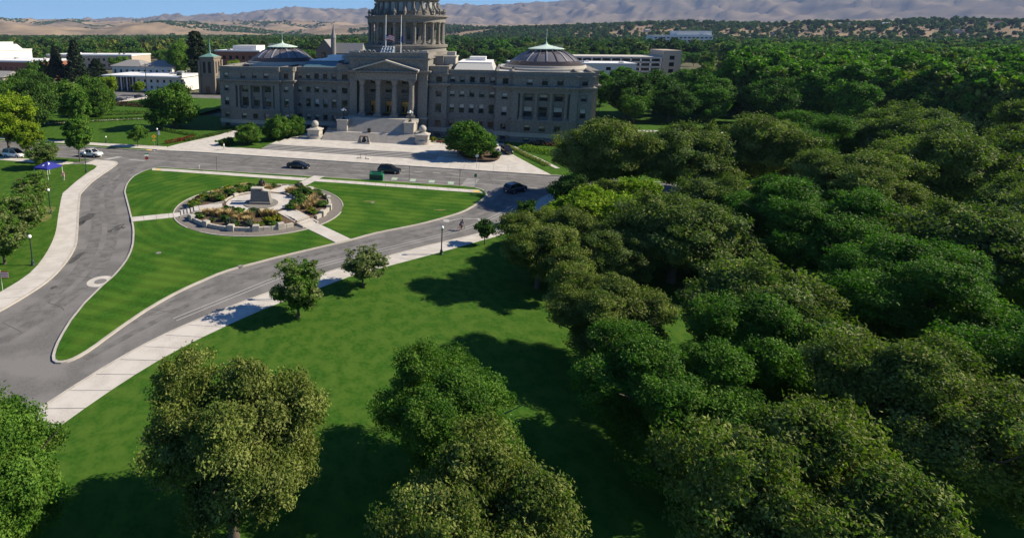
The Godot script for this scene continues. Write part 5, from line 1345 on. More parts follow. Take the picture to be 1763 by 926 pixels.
func objects():
	# ---- vehicles
	car("sedan", truck_paint(Color(.01, .011, .013)), "sedan", "black sedan driving along the street towards the crossing", Vector3(-10.7, 0, -113.4), TURN)
	car("suv", truck_paint(Color(.009, .01, .012)), "hatchback", "black hatchback on the street behind the green kiosk", Vector3(8.3, 0, -109.2), TURN)
	car("suv", truck_paint(Color(.012, .016, .035)), "suv", "dark blue SUV seen from behind at the end of the lawn island", Vector3(30.0, 0, -95.6), deg_to_rad(31))
	car("suv", truck_paint(Color(.01, .011, .014)), "suv", "dark SUV parked on the drive beside the capitol's right wing", site(31.6, 14.2, .15), TURN - deg_to_rad(72))
	car("pickup", truck_paint(Color(.68, .68, .67)), "pickup_truck", "white pickup truck at the corner beside a slender tree", site(-60.8, 44.0), TURN)
	car("van", truck_paint(Color(.7, .7, .7)), "van", "white van at the left edge behind the grey-green tree", site(-77, 49.6, .05), TURN)
	var lots := ["red", "charcoal", "dark grey", "black", "silver", "dark blue", "white"]
	var hue := [Color(.3, .02, .015), Color(.03, .03, .032), Color(.06, .06, .065), Color(.012, .012, .014), Color(.35, .35, .36), Color(.02, .025, .05), Color(.6, .6, .6)]
	for k in 7: car("suv" if k % 2 else "sedan", truck_paint(hue[k]), "parked_car", "%s car in the row parked along the far left side street" % lots[k], site(-124.6 + k * .35, -28 - k * 5.9, .02), TURN + PI / 2)
	# ---- street lamps
	lamp("street lamp nearest the bottom left corner, on the lawn beside the curved pavement", Vector3(-38.7, .13, -63.2))
	lamp("street lamp on the left lawn beside the bare soil patch", Vector3(-47.0, .13, -83.0), 4.0)
	lamp("street lamp at the corner between the blue canopy and the street", Vector3(-53.6, .13, -109.2), 4.2)
	lamp("street lamp across the street behind the slender tree", Vector3(-68.4, .16, -141.0), 4.0, 1.0)
	lamp("short street lamp on the far left lawn by the walk", Vector3(-63.0, .16, -140.4), 1.6)
	lamp("street lamp with a white banner beside the yellow warning sign", Vector3(-48.1, .16, -136.2), 4.4, 1.0)
	lamp("street lamp in the tree shade beside the cycle lane pavement", Vector3(11.9, .13, -66.6), 3.8)
	lamp("street lamp whose globe shows just above the bushy tree at the bottom", Vector3(-5.6, .13, -54.4), 3.9)
	lamp("street lamp behind the capitol's right wing, closest to its wall", Vector3(86.0, .19, -188), 4.2)
	lamp("street lamp among the trees far right behind the capitol", Vector3(106, .19, -186), 4.2)
	# ---- signs
	sign_post("street_sign", "pole with green street name plates over a red sign at the street corner", Vector3(-42.2, .15, -112.2), deg_to_rad(20), 3.3, [["plate", 3.05, .9, M.sign_green], ["plate", 2.78, .8, M.white], ["stop", 2.25, .75, plain(Color(.2, .02, .02), .5)]])
	sign_post("warning_sign", "yellow diamond pedestrian warning signs on a post across the street", Vector3(-48.9, .16, -135.8), deg_to_rad(10), 2.9, [["diamond", 2.4, 1.1, M.sign_yellow], ["plate", 1.35, .8, M.sign_yellow]])
	sign_post("signal_pole", "thin dark pole on the grass strip behind the monument", Vector3(-27.2, .17, -110.3), 0, 3.0, [["panel", 2.6, .12, M.iron]], M.iron)
	sign_post("signal_pole", "thin dark pole at the kerb beside the green crossing bars", Vector3(11.6, .17, -102.4), 0, 3.0, [["panel", 2.6, .12, M.iron]], M.iron)
	sign_post("traffic_sign", "white five-sided sign on a post before the big round bush", site(25.6, 31.6, .14), TURN, 3.0, [["pent", 2.7, .75, M.white]])
	sign_post("signal_pole", "thin dark pole at the street edge by the faded ladder crossing", Vector3(20.6, .17, -98.9), 0, 3.1, [["panel", 2.7, .12, M.iron]], M.iron)
	sign_post("direction_sign", "small green sign on a thin post at the tip of the lawn island", Vector3(23.2, .17, -97.6), deg_to_rad(-16), 2.7, [["panel", 2.0, .45, M.sign_green]])
	sign_post("parking_sign", "white sign on a pole standing in front of the pickup truck", site(-59.3, 47.6, .13), TURN, 3.4, [["panel", 2.7, .45, M.white]])
	var far_pole := thing("utility_pole", "tall dark pole by the white flat-roofed building", "pole", Vector3(-96, 0, -262)); var pb := MB.new(); pb.tube([Vector3(0, 0, 0), Vector3(0, 14, 0)], [.22, .14], 8); part("post", pb, M.iron, far_pole); pb = MB.new(); pb.bar(Vector3(-1.2, 13.2, 0), Vector3(1.2, 13.2, 0), .16, .16); part("crossarm", pb, M.iron, far_pole)
	# ---- green kiosk on the grass strip
	var ko := thing("bike_share_stand", "green metal stand at the street edge beside the black hatchback", "kiosk", Vector3(5.4, .17, -103.4), TURN)
	var b := MB.new(); b.bevel(0, 0, 0, 2.7, 1.15, 1.0, .06); part("cabinet", b, M.kiosk_green, ko)
	b = MB.new()
	for x in [-1.3, 1.3]: b.box(x, 1.1, 0, .08, .75, .08)
	b.box(0, 1.62, 0, 2.6, .07, .07); b.box(0, 1.3, 0, 2.6, .06, .06); part("rail", b, M.kiosk_green, ko)
	b = MB.new(); b.box(0, .1, .52, 2.4, .9, .03); part("front_panel", b, plain(Color(.012, .05, .03), .5), ko)
	b = MB.new(); b.box(.2, 1.16, 0, 1.7, .16, .7); part("lid", b, M.sign_green, ko)
	# ---- plaza furniture
	for e in [[-17.3, 11.6, "left"], [11.1, 11.4, "right"]]:
		var p := thing("ball_pedestal", "pale stone pedestal topped by a ball on the %s of the entrance stairs" % e[2], "pedestal", site(e[0], e[1], .75), TURN, "ball pedestals beside the stairs")
		b = MB.new(); b.lathe([[2.0, 0], [2.0, .85], [1.85, .95]], 28); part("round_foot", b, M.stone_pale, p)
		b = MB.new(); b.bevel(0, .9, 0, 3.1, 1.35, 3.1, .05); part("shaft", b, M.stone_pale, p)
		b = MB.new(); b.bevel(0, 2.2, 0, 3.6, .3, 3.6, .08); b.hexa([Vector3(-1.6, 2.5, 1.6), Vector3(1.6, 2.5, 1.6), Vector3(1.6, 2.5, -1.6), Vector3(-1.6, 2.5, -1.6)], [Vector3(-.6, 2.95, .6), Vector3(.6, 2.95, .6), Vector3(.6, 2.95, -.6), Vector3(-.6, 2.95, -.6)]); part("cap", b, M.stone_pale, p)
		b = MB.new(); b.ball(Vector3(0, 3.75, 0), .95, 28, 18); part("ball", b, M.stone_pale, p)
	var bell := thing("bell_monument", "dark bell hanging in a stone and iron frame on the plaza", "bell", site(-3.0, 15.2, .75), TURN)
	b = MB.new(); b.bevel(0, 0, 0, 3.3, .3, 1.6, .04); part("base", b, M.stone_pale, bell)
	for s in [-1, 1]:
		b = MB.new(); b.hexa([Vector3(s * 1.2 - .34, .3, .55), Vector3(s * 1.2 + .34, .3, .55), Vector3(s * 1.2 + .34, .3, -.55), Vector3(s * 1.2 - .34, .3, -.55)], [Vector3(s * 1.0 - .15, 1.75, .25), Vector3(s * 1.0 + .15, 1.75, .25), Vector3(s * 1.0 + .15, 1.75, -.25), Vector3(s * 1.0 - .15, 1.75, -.25)]); part("support", b, M.granite, bell)
	b = MB.new(); b.bevel(0, 1.68, 0, 2.0, .28, .3, .06); part("yoke", b, M.wood, bell)
	b = MB.new(); b.lathe([[.62, .5], [.66, .56], [.52, .85], [.4, 1.25], [.34, 1.5], [.2, 1.66], [0, 1.7]], 22); part("bell_body", b, M.bronze, bell)
	var bin := thing("litter_bin", "dark square litter bin on the stair landing", "bin", site(-3.4, 8.35, 2.3), TURN); b = MB.new(); b.bevel(0, 0, 0, .75, 1.0, .75, .06); part("body", b, M.black, bin); b = MB.new(); b.bevel(0, 1.0, 0, .85, .12, .85, .04); part("lid", b, M.iron, bin)
	var pl := thing("planter", "low stone planter box with plants right of the stairs", "planter", site(15.3, 8.6, .76), TURN); b = MB.new(); b.bevel(0, 0, 0, 2.0, .6, .9, .04); part("box", b, M.brick, pl); part("plants", crown(91, Vector3(.9, .3, .4), 26, 30, .13, GREEN, "round"), M.leaf, pl, Vector3(0, .8, 0))
	for e in [[-.6, 29.2, .4], [1.4, 29.6, 2.3]]: scooter("kick scooter lying in the middle of the pavement before the plaza" if e[2] < 1 else "second kick scooter beside it on the pavement before the plaza", site(e[0], e[1], .14), e[2], M.black)
	scooter("white and green kick scooter on the path of the lawn island", Vector3(-30.5, .2, -110.2), 2.6, M.white)
	# ---- flagpoles on the portico roof
	for e in [[-2.0, "left", 0], [2.25, "right", 1]]:
		var f := thing("flagpole", "white flagpole on the portico roof, the %s one of two" % e[1], "flagpole", site(e[0], -4.2, 21.5), TURN, "flagpoles over the portico")
		b = MB.new(); b.lathe([[.22, 0], [.15, .4], [.09, 11.0]], 10); part("pole", b, M.white, f)
		b = MB.new(); b.ball(Vector3(0, 11.1, 0), .18, 10, 7); part("ball", b, M.brass, f)
		var flag := Node3D.new(); flag.name = "flag"; f.add_child(flag, true); flag.position = Vector3(.12, 4.6 if e[2] == 0 else 4.0, 0)
		var nu := 10
		if e[2] == 0:
			for st in 7:
				b = MB.new()
				for k in nu: strip_quad(b, k, nu, 2.4, 1.5 * st / 7, 1.5 * (st + 1) / 7, 0.0)
				part("stripe", b, M.red if st % 2 == 0 else M.white, flag)
			b = MB.new()
			for k in 3: strip_quad(b, k, nu, 2.4, .9, 1.51, .012)
			part("canton", b, M.blue, flag)
		else:
			b = MB.new()
			for k in 4: strip_quad(b, k, nu, 1.4, 0, 1.7, 0.0)
			part("cloth", b, M.blue, flag)
	var sf := thing("small_flag", "small striped flag on a stick at the bottom left edge of the lawn", "flag", Vector3(-38.15, .13, -56.3))
	b = MB.new(); b.lathe([[.02, 0], [.015, 2.5]], 8); part("stick", b, M.white, sf)
	for st in 7:
		b = MB.new(); b.box(.42, 1.55 + st * .11, 0, .8, .11, .015); part("stripe", b, M.red if st % 2 == 0 else M.white, sf)
	# ---- canopy and people
	var te := thing("canopy_tent", "blue pop-up canopy tent with a white emblem on the left lawn", "tent", Vector3(-59.2, .13, -105.4), deg_to_rad(-20))
	b = MB.new(); var a := 1.75
	for k in 4:
		var c0: Vector3 = [Vector3(-a, 0, a), Vector3(a, 0, a), Vector3(a, 0, -a), Vector3(-a, 0, -a)][k]; var c1: Vector3 = [Vector3(a, 0, a), Vector3(a, 0, -a), Vector3(-a, 0, -a), Vector3(-a, 0, a)][k]
		var up := Vector3(0, 2.2, 0); var sag := (c0 + c1) * .27 + Vector3(0, 2.62, 0)
		b.tri(c0 + up, c1 + up, sag); b.tri(c0 + up, sag, Vector3(0, 3.15, 0)); b.tri(sag, c1 + up, Vector3(0, 3.15, 0)); b.quad(c0 + Vector3(0, 1.92, 0), c1 + Vector3(0, 1.92, 0), c1 + up, c0 + up)
	part("canopy", b, M.tent, te)
	b = MB.new(); b.lathe([[.42, 0], [.4, .03], [0, .05]], 16); var em := part("emblem", b, M.white, te, Vector3(0, 2.62, .86)); em.rotation.x = .46
	b = MB.new(); b.tri(Vector3(.35, 3.0, .22), Vector3(1.0, 2.62, .72), Vector3(.75, 2.86, .1)); part("white_panel", b, M.white, te, Vector3(.05, .03, .03))
	for x in [-1, 1]:
		for z in [-1, 1]:
			b = MB.new(); b.box(x * (a - .04), 0, z * (a - .04), .06, 2.2, .06); part("leg", b, M.white, te)
	person("person", "person in a pink top and shorts standing beside the blue canopy", Vector3(-55.0, .13, -103.0), -.4, "wave", [Color(.5, .3, .22), Color(.12, .06, .03), Color(.55, .16, .3), Color(.5, .38, .38), Color(.4, .4, .4)])
	person("person", "person in white walking on the pavement before the bushes", site(-34.4, 29.6, .145), TURN + PI * .5, "walk", [Color(.42, .27, .2), Color(.1, .06, .03), Color(.62, .62, .6), Color(.5, .5, .48), Color(.3, .3, .3)])
	# ---- the cyclist
	var dir := deg_to_rad(38)
	var cy := thing("bicycle", "bicycle ridden along the carriageway by a person in dark blue", "bicycle", Vector3(16.2, .006, -75.6), dir)
	for x in [-.52, .52]:
		b = MB.new(); b.lathe([[.3, -.018], [.335, -.016], [.335, .016], [.3, .018]], 22); var w := part("wheel", b, M.rubber, cy, Vector3(x, .335, 0)); w.rotation.x = PI / 2
		b = MB.new()
		for k in 10: b.bar(Vector3.ZERO, Vector3(cos(TAU * k / 10), 0, sin(TAU * k / 10)) * .31, .008, .008)
		part("spokes", b, M.steel, w)
	b = MB.new()
	var J := [Vector3(-.52, .335, 0), Vector3(-.08, .3, 0), Vector3(-.2, .82, 0), Vector3(.38, .8, 0), Vector3(.52, .335, 0), Vector3(.36, .95, 0)]
	for e in [[0, 1], [0, 2], [1, 2], [2, 3], [1, 3], [3, 4], [3, 5]]: b.tube([J[e[0]], J[e[1]]], [.02, .02], 6)
	part("frame", b, M.red, cy)
	b = MB.new(); b.tube([Vector3(.36, .95, -.2), Vector3(.44, .98, -.1), Vector3(.4, .97, 0), Vector3(.44, .98, .1), Vector3(.36, .95, .2)], [.016, .016, .016, .016, .016], 6); part("handlebar", b, M.black, cy)
	b = MB.new(); b.bevel(-.22, .84, 0, .26, .06, .15, .02); part("saddle", b, M.black, cy)
	person("person", "cyclist in a dark blue top and black shorts riding a bicycle", Vector3(16.2, .02, -75.6), dir + PI / 2, "ride", [Color(.4, .26, .2), Color(.02, .02, .02), Color(.025, .035, .07), Color(.015, .015, .018), Color(.3, .3, .3)])

func strip_quad(b: MB, k: int, n: int, L: float, y0: float, y1: float, z: float):
	var f := func(t: float, y: float): return Vector3(t * L, y - t * t * .55, sin(t * 7.0 + y) * .16 * t + z)
	b.quad(f.call(float(k) / n, y0), f.call(float(k + 1) / n, y0), f.call(float(k + 1) / n, y1), f.call(float(k) / n, y1))

func person(called: String, label: String, at: Vector3, turn: float, pose: String, clothes: Array):
	var o := thing(called, label, "person", at, turn); part("body", figure(pose, 1.74, clothes), M.skin, o)

# ------------------------------------------------------------------ planting of the place
func ranked(a: Array) -> Array:          # rank of each [x, z, ...] spot from the left, as seen from the eye
	var by := range(a.size()); by.sort_custom(func(i, j): return atan2(a[i][0], -a[i][1]) < atan2(a[j][0], -a[j][1]))
	var out := []; out.resize(a.size())
	for k in by.size(): out[by[k]] = ORDER[k]
	return out

const ORDER := ["first", "second", "third", "fourth", "fifth", "sixth", "seventh", "eighth", "ninth", "tenth", "eleventh", "twelfth", "thirteenth", "fourteenth", "fifteenth", "sixteenth", "seventeenth", "eighteenth", "nineteenth", "twentieth", "twenty-first"]

func trees():
	# grove on the right
	plant(K.grove, Vector3(43.6, .13, -91.5), 15.4, 10.2, "large spreading olive green tree in front of the capitol's right wing", "tree", "", .4)
	plant(K.grove2, Vector3(56.5, .13, -90.0), 15.6, 10.5, "large olive green tree right of the one before the right wing", "tree", "", 1.9)
	plant(K.lime, Vector3(30.6, .13, -67.0), 9.4, 6.8, "bright yellow-green tree in the middle of the olive grove", "tree", "", .9)
	plant(K.lime, Vector3(40.6, .13, -74.0), 8.8, 4.6, "smaller yellow-green tree half hidden behind the grove", "tree", "", 2.9)
	plant(K.grove2, Vector3(36.8, .13, -58.5), 12.2, 8.4, "dense olive green tree, tallest of the near grove right of the lawn", "tree", "", 4.1)
	plant(K.grove, Vector3(21.0, .13, -57.0), 9.2, 5.8, "olive green tree at the left end of the near grove, over the shaded lawn", "tree", "", 5.2)
	plant(K.deep, Vector3(34.6, .13, -83.5), 6.6, 3.6, "small dark tree between the street and the grove", "tree", "", .3)
	plant(K.grove2, Vector3(29.2, .13, -58.0), 8.6, 5.4, "low olive green tree between the left end and the tallest of the near grove", "tree", "", 2.4)
	plant(K.grove, Vector3(35.5, .13, -73.5), 8.2, 5.4, "olive green tree filling the gap behind the bright yellow-green one", "tree", "", 3.4)
	plant(K.grove2, Vector3(48.5, .13, -68.0), 11.6, 7.6, "olive green tree behind the tallest of the near grove", "tree", "", .9)
	plant(K.grove, Vector3(25.6, .13, -63.0), 8.6, 5.2, "olive green tree in front of the bright yellow-green one at the shaded lawn's edge", "tree", "", 1.1)
	plant(K.young, Vector3(26.0, .13, -77.2), 4.0, 2.0, "young dark tree on the pavement edge nearest the grove", "tree", "young trees along the cycle lane pavement", .7)
	plant(K.young, Vector3(18.3, .13, -70.0), 3.4, 1.75, "young dark tree on the pavement edge behind the cyclist", "tree", "young trees along the cycle lane pavement", 2.2)
	plant(K.grey, Vector3(1.6, .13, -57.4), 5.0, 4.1, "grey-green tree with airy branches on the near lawn corner", "tree", "", 1.0)
	plant(K.bushy, Vector3(-5.0, .13, -50.6), 6.0, 3.9, "bushy grey-green tree left of the airy one on the near lawn", "tree", "", 3.3)
	# grove continues to the right and towards the viewer
	var far := [[70, -92, 16, 10], [84, -101, 16, 10], [98, -94, 17, 10.5], [66, -70, 15, 9.5], [82, -76, 16, 10], [50, -58, 14, 9], [62, -50, 14, 9], [98, -74, 16, 10], [46, -43, 13, 8], [33, -40, 12, 7.6], [76, -56, 15, 9], [116, -88, 17, 10], [58, -36, 14, 8.5], [112, -108, 17, 10], [130, -100, 17, 10]]
	var rank = ranked(far)
	for k in far.size():
		var f: Array = far[k]; plant([K.grove, K.near2, K.grove2, K.near, K.grove, K.near2, K.grove2][k % 7], Vector3(f[0], .13, f[1]), f[2], f[3], "large olive green tree of the dense right-hand grove, %s from the left" % rank[k], "tree", "grove of olive green trees on the right", k * 1.7)
	var near := [[21, -42, 9.6, 6.0], [20, -31, 10.4, 6.4], [6.5, -30, 9.6, 5.6], [-6.5, -26, 12.0, 6.0], [33, -27, 12.6, 7.0], [-18.5, -24, 11.6, 5.2], [20, -20, 13.6, 6.4], [31, -37, 11, 6.4], [45, -30, 13, 7.5], [6, -20, 12, 5.4]]
	rank = ranked(near)
	for k in near.size():
		var f: Array = near[k]; plant([K.near, K.near2, K.near2, K.near, K.near, K.near2, K.near, K.near2, K.near2, K.near][k], Vector3(f[0], .13, f[1]), f[2], f[3], "broad green tree on the lawn nearest the viewer, %s from the left" % rank[k], "tree", "trees on the lawn nearest the viewer", k * 2.3 + .5)
	# capitol front
	plant(K.shrub, Vector3(-25.6, .2, -138.2), 5.6, 4.2, "large round green bush left of the stairs, nearest the street", "shrub", "", .2)
	plant(K.shrub, Vector3(-19.0, .2, -143.0), 6.7, 4.4, "large round green bush in the middle of three left of the stairs", "shrub", "", 1.5)
	plant(K.shrub, Vector3(-14.4, .2, -146.6), 6.2, 3.3, "large green bush of the three closest to the left ball pedestal", "shrub", "", 2.8)
	plant(K.shrub, Vector3(27.6, .75, -122.6), 7.9, 6.4, "big dome-shaped green bush right of the plaza", "shrub", "", 4.0)
	plant(K.low_deep, site(29.0, 22.3, .75), 1.6, 1.7, "low dark shrub at the foot of the big dome-shaped bush", "shrub", "", 1.0)
	plant(K.low_deep, site(24.5, 24.0, .75), 1.2, 1.9, "low spreading shrub under the front of the big dome-shaped bush", "shrub", "", 2.0)
	plant(K.low_deep, site(-37.2, 23.6, .2), 1.7, 2.6, "low dark hedge shrub at the corner of the west drive", "shrub", "", 3.0)
	plant(K.low_gold, site(13.4, 8.4, .76), 1.5, .8, "golden grass clump right of the right ball pedestal", "plant", "", 3.0)
	# west side
	plant(K.broad, Vector3(-51.8, .16, -161.6), 14.4, 9.0, "big round green tree left of the capitol's left wing", "tree", "", .6)
	plant(K.street, Vector3(-59.6, .13, -119.0), 9.6, 2.9, "slender street tree beside the white pickup truck", "tree", "", .5)
	plant(K.street, Vector3(-70.6, .16, -143.5), 13.0, 3.0, "slender tree across the street behind the pickup truck", "tree", "", 2.5)
	plant(K.small, Vector3(-52.9, .16, -135.4), 5.4, 2.8, "small green street tree beside the yellow warning sign", "tree", "", 1.5)
	plant(K.bushy, Vector3(-64.4, .13, -112.6), 5.8, 4.7, "spreading grey-green tree beside the blue canopy", "tree", "", 2.1)
	plant(K.bushy, Vector3(-51.0, .13, -85.2), 6.2, 4.2, "grey-green tree by the bare soil patch on the left lawn", "tree", "", .8)
	plant(K.bushy, Vector3(-45.2, .13, -72.8), 6.4, 4.9, "grey-green tree in the middle of the left row along the pavement", "tree", "", 4.4)
	plant(K.bushy, Vector3(-42.4, .13, -63.6), 6.8, 4.7, "grey-green tree at the lower left beside the nearest street lamp", "tree", "", 5.6)
	plant(K.bushy, Vector3(-48.6, .13, -79.0), 5.4, 3.8, "low bushy grey-green tree between two larger ones on the left lawn", "tree", "", 1.7)
	plant(K.bushy, Vector3(-46.6, .13, -66.0), 7.0, 4.6, "grey-green tree cut by the left edge beside the nearest street lamp", "tree", "", 2.9)
	plant(K.lime, Vector3(-80.0, .13, -127.0), 15.8, 7.6, "tall yellow-green tree cut by the left edge of the picture", "tree", "", 1.2)
	plant(K.lime, Vector3(-73.5, .13, -124.0), 9.0, 3.6, "smaller yellow-green tree beside the tall one at the left edge", "tree", "", 2.6)
	var west := [[-88, -150, 16.5, 7, 1], [-98, -160, 16, 7.5, 0], [-86, -168, 14.5, 7, 2], [-104, -178, 15.5, 8, 1], [-93, -196, 14, 6.5, 0], [-112, -196, 15, 8, 1], [-82, -182, 12.5, 5.4, 0], [-118, -168, 16, 8, 2], [-106, -148, 15, 7, 0], [-124, -214, 15, 8, 1], [-138, -190, 15, 8, 0], [-134, -228, 14, 8, 2], [-152, -212, 15, 8, 1]]
	rank = ranked(west)
	for k in west.size():
		var f: Array = west[k]; plant([K.broad, K.deep, K.broad2][f[4]], Vector3(f[0], .1, f[1]), f[2], f[3], "leafy green tree of the cluster left of the capitol, %s from the left" % rank[k], "tree", "trees clustered left of the capitol grounds", k * 1.3)
	plant(K.lime, Vector3(-101, .1, -232), 11.5, 5.0, "yellow-green tree beside the white flat-roofed building", "tree", "", .4); plant(K.lime, Vector3(-96, .1, -252), 7.0, 3.4, "small yellow-green tree under the white flat roof", "tree", "", 1.4)
	plant(K.spruce, Vector3(-150, 0, -305), 24.5, 7.4, "dark spruce, taller of the two left of the white buildings", "tree", "", 0); plant(K.spruce, Vector3(-162, 0, -308), 21.0, 6.6, "dark spruce, shorter of the two left of the white buildings", "tree", "", 1); plant(K.column, Vector3(-79.3, 0, -290), 29.5, 4.6, "tall dark columnar conifer beside the church tower", "tree", "", 0)
	plant(K.broad2, Vector3(-93, 0, -305), 25, 10, "tall olive green tree left of the dark columnar conifer", "tree", "", 2); plant(K.blue, Vector3(-82, 0, -268), 9.5, 4, "blue spruce at the foot of the dark columnar conifer", "tree", "", 0)
	plant(K.lime, Vector3(-62, 0, -300), 15.2, 5.4, "yellow-green tree behind the capitol's left wing", "tree", "", 0); plant(K.lime, Vector3(-50, 0, -300), 15.6, 5.4, "yellow-green tree between the church tower and the left low dome", "tree", "", 1)
	plant(K.spruce, Vector3(-150, 0, -330), 13, 9, "low dark bushy conifer before the long white building", "tree", "", 2)
	var east := [[92, -182, 15.5, 9, 1], [106, -190, 16, 9.5, 1], [122, -186, 15, 9, 0], [84, -194, 8.6, 5.2, 0], [113, -200, 10.5, 5.0, 3], [138, -196, 15, 9, 1], [150, -180, 16, 9, 0], [128, -168, 15, 8, 1], [168, -190, 16, 9, 2], [146, -160, 15, 8, 0], [186, -180, 16, 9, 1], [80, -206, 13, 6.5, 2], [170, -165, 15, 8, 1], [98, -214, 13, 7, 0], [76, -186, 9, 5.5, 0], [90, -172, 9.5, 5.6, 2], [102, -174, 12, 7, 1], [116, -176, 13, 8, 0], [134, -206, 15, 9, 1], [72, -198, 11, 6, 1]]
	rank = ranked(east)
	for k in east.size():
		var f: Array = east[k]
		if f[4] == 3: plant(K.blue, Vector3(f[0], .15, f[1]), f[2], f[3], "pale blue-green conifer among the trees right of the capitol", "tree", "", 0)
		else: plant([K.broad, K.deep, K.broad2][f[4]], Vector3(f[0], .1, f[1]), f[2], f[3], "dark leafy tree of the cluster right of the capitol, %s from the left" % rank[k], "tree", "trees clustered right of the capitol", k * 1.9)
	# hedges and beds
	var H := func(called: String, label: String, mesh: ArrayMesh, cat := "hedge"): single(called, mesh, M.leaf, label, cat)
	H.call("hedge", "clipped green hedge along the curved walk on the upper left lawn", hedge(1, smoothed(site_poly([-111, 15.4, -103, 8.8, -96, 2.8, -87, -3.6, -78, -9.4]), false, 3), 1.4, .9, GREEN, .22, .1))
	H.call("hedge", "dark hedge behind the curved walk on the upper left lawn", hedge(2, smoothed(site_poly([-108, 2, -99.5, -5, -91, -11, -82, -16]), false, 3), 1.6, 1.1, PURPLE + DEEP, .25, .3))
	H.call("hedge", "long dark red hedge on the raised terrace, the upper one", hedge(3, site_poly([-116, -34, -104, -33, -88, -31]), 2.0, 1.2, PURPLE, .3, .8))
	H.call("hedge", "long dark red hedge on the raised terrace, the lower one", hedge(4, site_poly([-113, -29, -102, -28, -88, -26]), 1.6, 1.0, PURPLE, .3, .8))
	H.call("hedge", "low green hedge edging the raised terrace", hedge(5, site_poly([-107, -10.6, -99, -13.6, -88, -19]), 1.6, 1.1, GREEN, .25, .5))
	H.call("flower_bed", "red rose bushes along the west drive", hedge(6, site_poly([-52.4, 27.4, -51.0, 23.6, -49.6, 18.4]), 1.6, .9, ROSE, .2, .15), "flower bed")
	H.call("flower_bed", "low bronze and green planting along the edge of the west drive", hedge(7, site_poly([-49.4, 22.5, -48.0, 16, -46.4, 10.6, -45.0, 6]), 1.5, .7, GREEN + PURPLE + DEEP, .2, .15), "flower bed")
	H.call("hedge", "clipped green hedge across the lawn left of the capitol", hedge(8, site_poly([-66, 9.5, -58, 12.5, -50.5, 15.5]), 1.4, .8, GREEN + DEEP, .22, .15))
	H.call("flower_bed", "straw coloured planting strip along the east drive", hedge(9, site_poly([31.7, 6.0, 33.8, 11.2, 36.6, 17.4, 40.2, 25.6]), 1.3, .6, GOLD + STRAW + GREEN, .16, .15), "flower bed")
	H.call("flower_bed", "bright green planting under the capitol's right wing", hedge(10, site_poly([35.6, 7.2, 39.6, 11.0, 44, 13.6]), 5.0, .9, LIME + GREEN, .22, .15), "flower bed")
	H.call("flower_bed", "rusty red planting strip under the right wing's windows", hedge(11, site_poly([37.0, 2.2, 46.5, 2.6]), 1.4, .9, PURPLE + STRAW + ROSE, .2, .15), "flower bed")
	H.call("hedge", "dark foundation hedge under the capitol's left wing", hedge(12, site_poly([-50, 2.2, -36, 2.2, -24, 1.5]), 1.6, 1.0, DEEP, .25, .15))

# ------------------------------------------------------------------ the town behind
func simple_block(o: Node3D, x0: float, x1: float, z0: float, z1: float, h: float, m: Material, roof: Material, rows: Array, step: float, ww: float, parapet := .5, y0 := 0.0):
	# a block with window openings on its front (z1) and its right side; rows [[y0, y1], ...]
	var holes := []; var n := int((x1 - x0 - 1) / step)
	for k in n:
		var x := x0 + (x1 - x0) * (k + .5) / n
		for r in rows: holes.append([x - ww / 2, r[0], x + ww / 2, r[1]])
	var b := MB.new(); facade(b, x0, x1, y0, h, z1, holes, .25)
	b.quad(Vector3(x1, y0, z1), Vector3(x1, y0, z0), Vector3(x1, h, z0), Vector3(x1, h, z1)); b.quad(Vector3(x0, y0, z0), Vector3(x0, y0, z1), Vector3(x0, h, z1), Vector3(x0, h, z0)); b.quad(Vector3(x1, y0, z0), Vector3(x0, y0, z0), Vector3(x0, h, z0), Vector3(x1, h, z0))
	part("wall", b, m, o)
	b = MB.new(); b.box2(Vector3(x0 - .3, h - .05, z0 - .3), Vector3(x1 + .3, h + parapet, z1 + .3)); part("roof", b, roof, o)
	var q := RandomNumberGenerator.new(); q.seed = int(absf(x1 * 31 + h * 17))
	for k in 5:
		var u := MB.new(); u.box(q.randf_range(x0 + 3, x1 - 3), h + parapet, q.randf_range(z0 + 3, z1 - 3), q.randf_range(.8, 2.6), q.randf_range(.5, 1.3), q.randf_range(.8, 2.2)); part("roof_unit", u, [M.roof_grey, M.steel, M.roof_white][k % 3], o)
	for e in holes:
		var w := MB.new(); w.box2(Vector3(e[0], e[1], z1 - .3), Vector3(e[2], e[3], z1 - .22)); part("window", w, M.glass_dark, o)

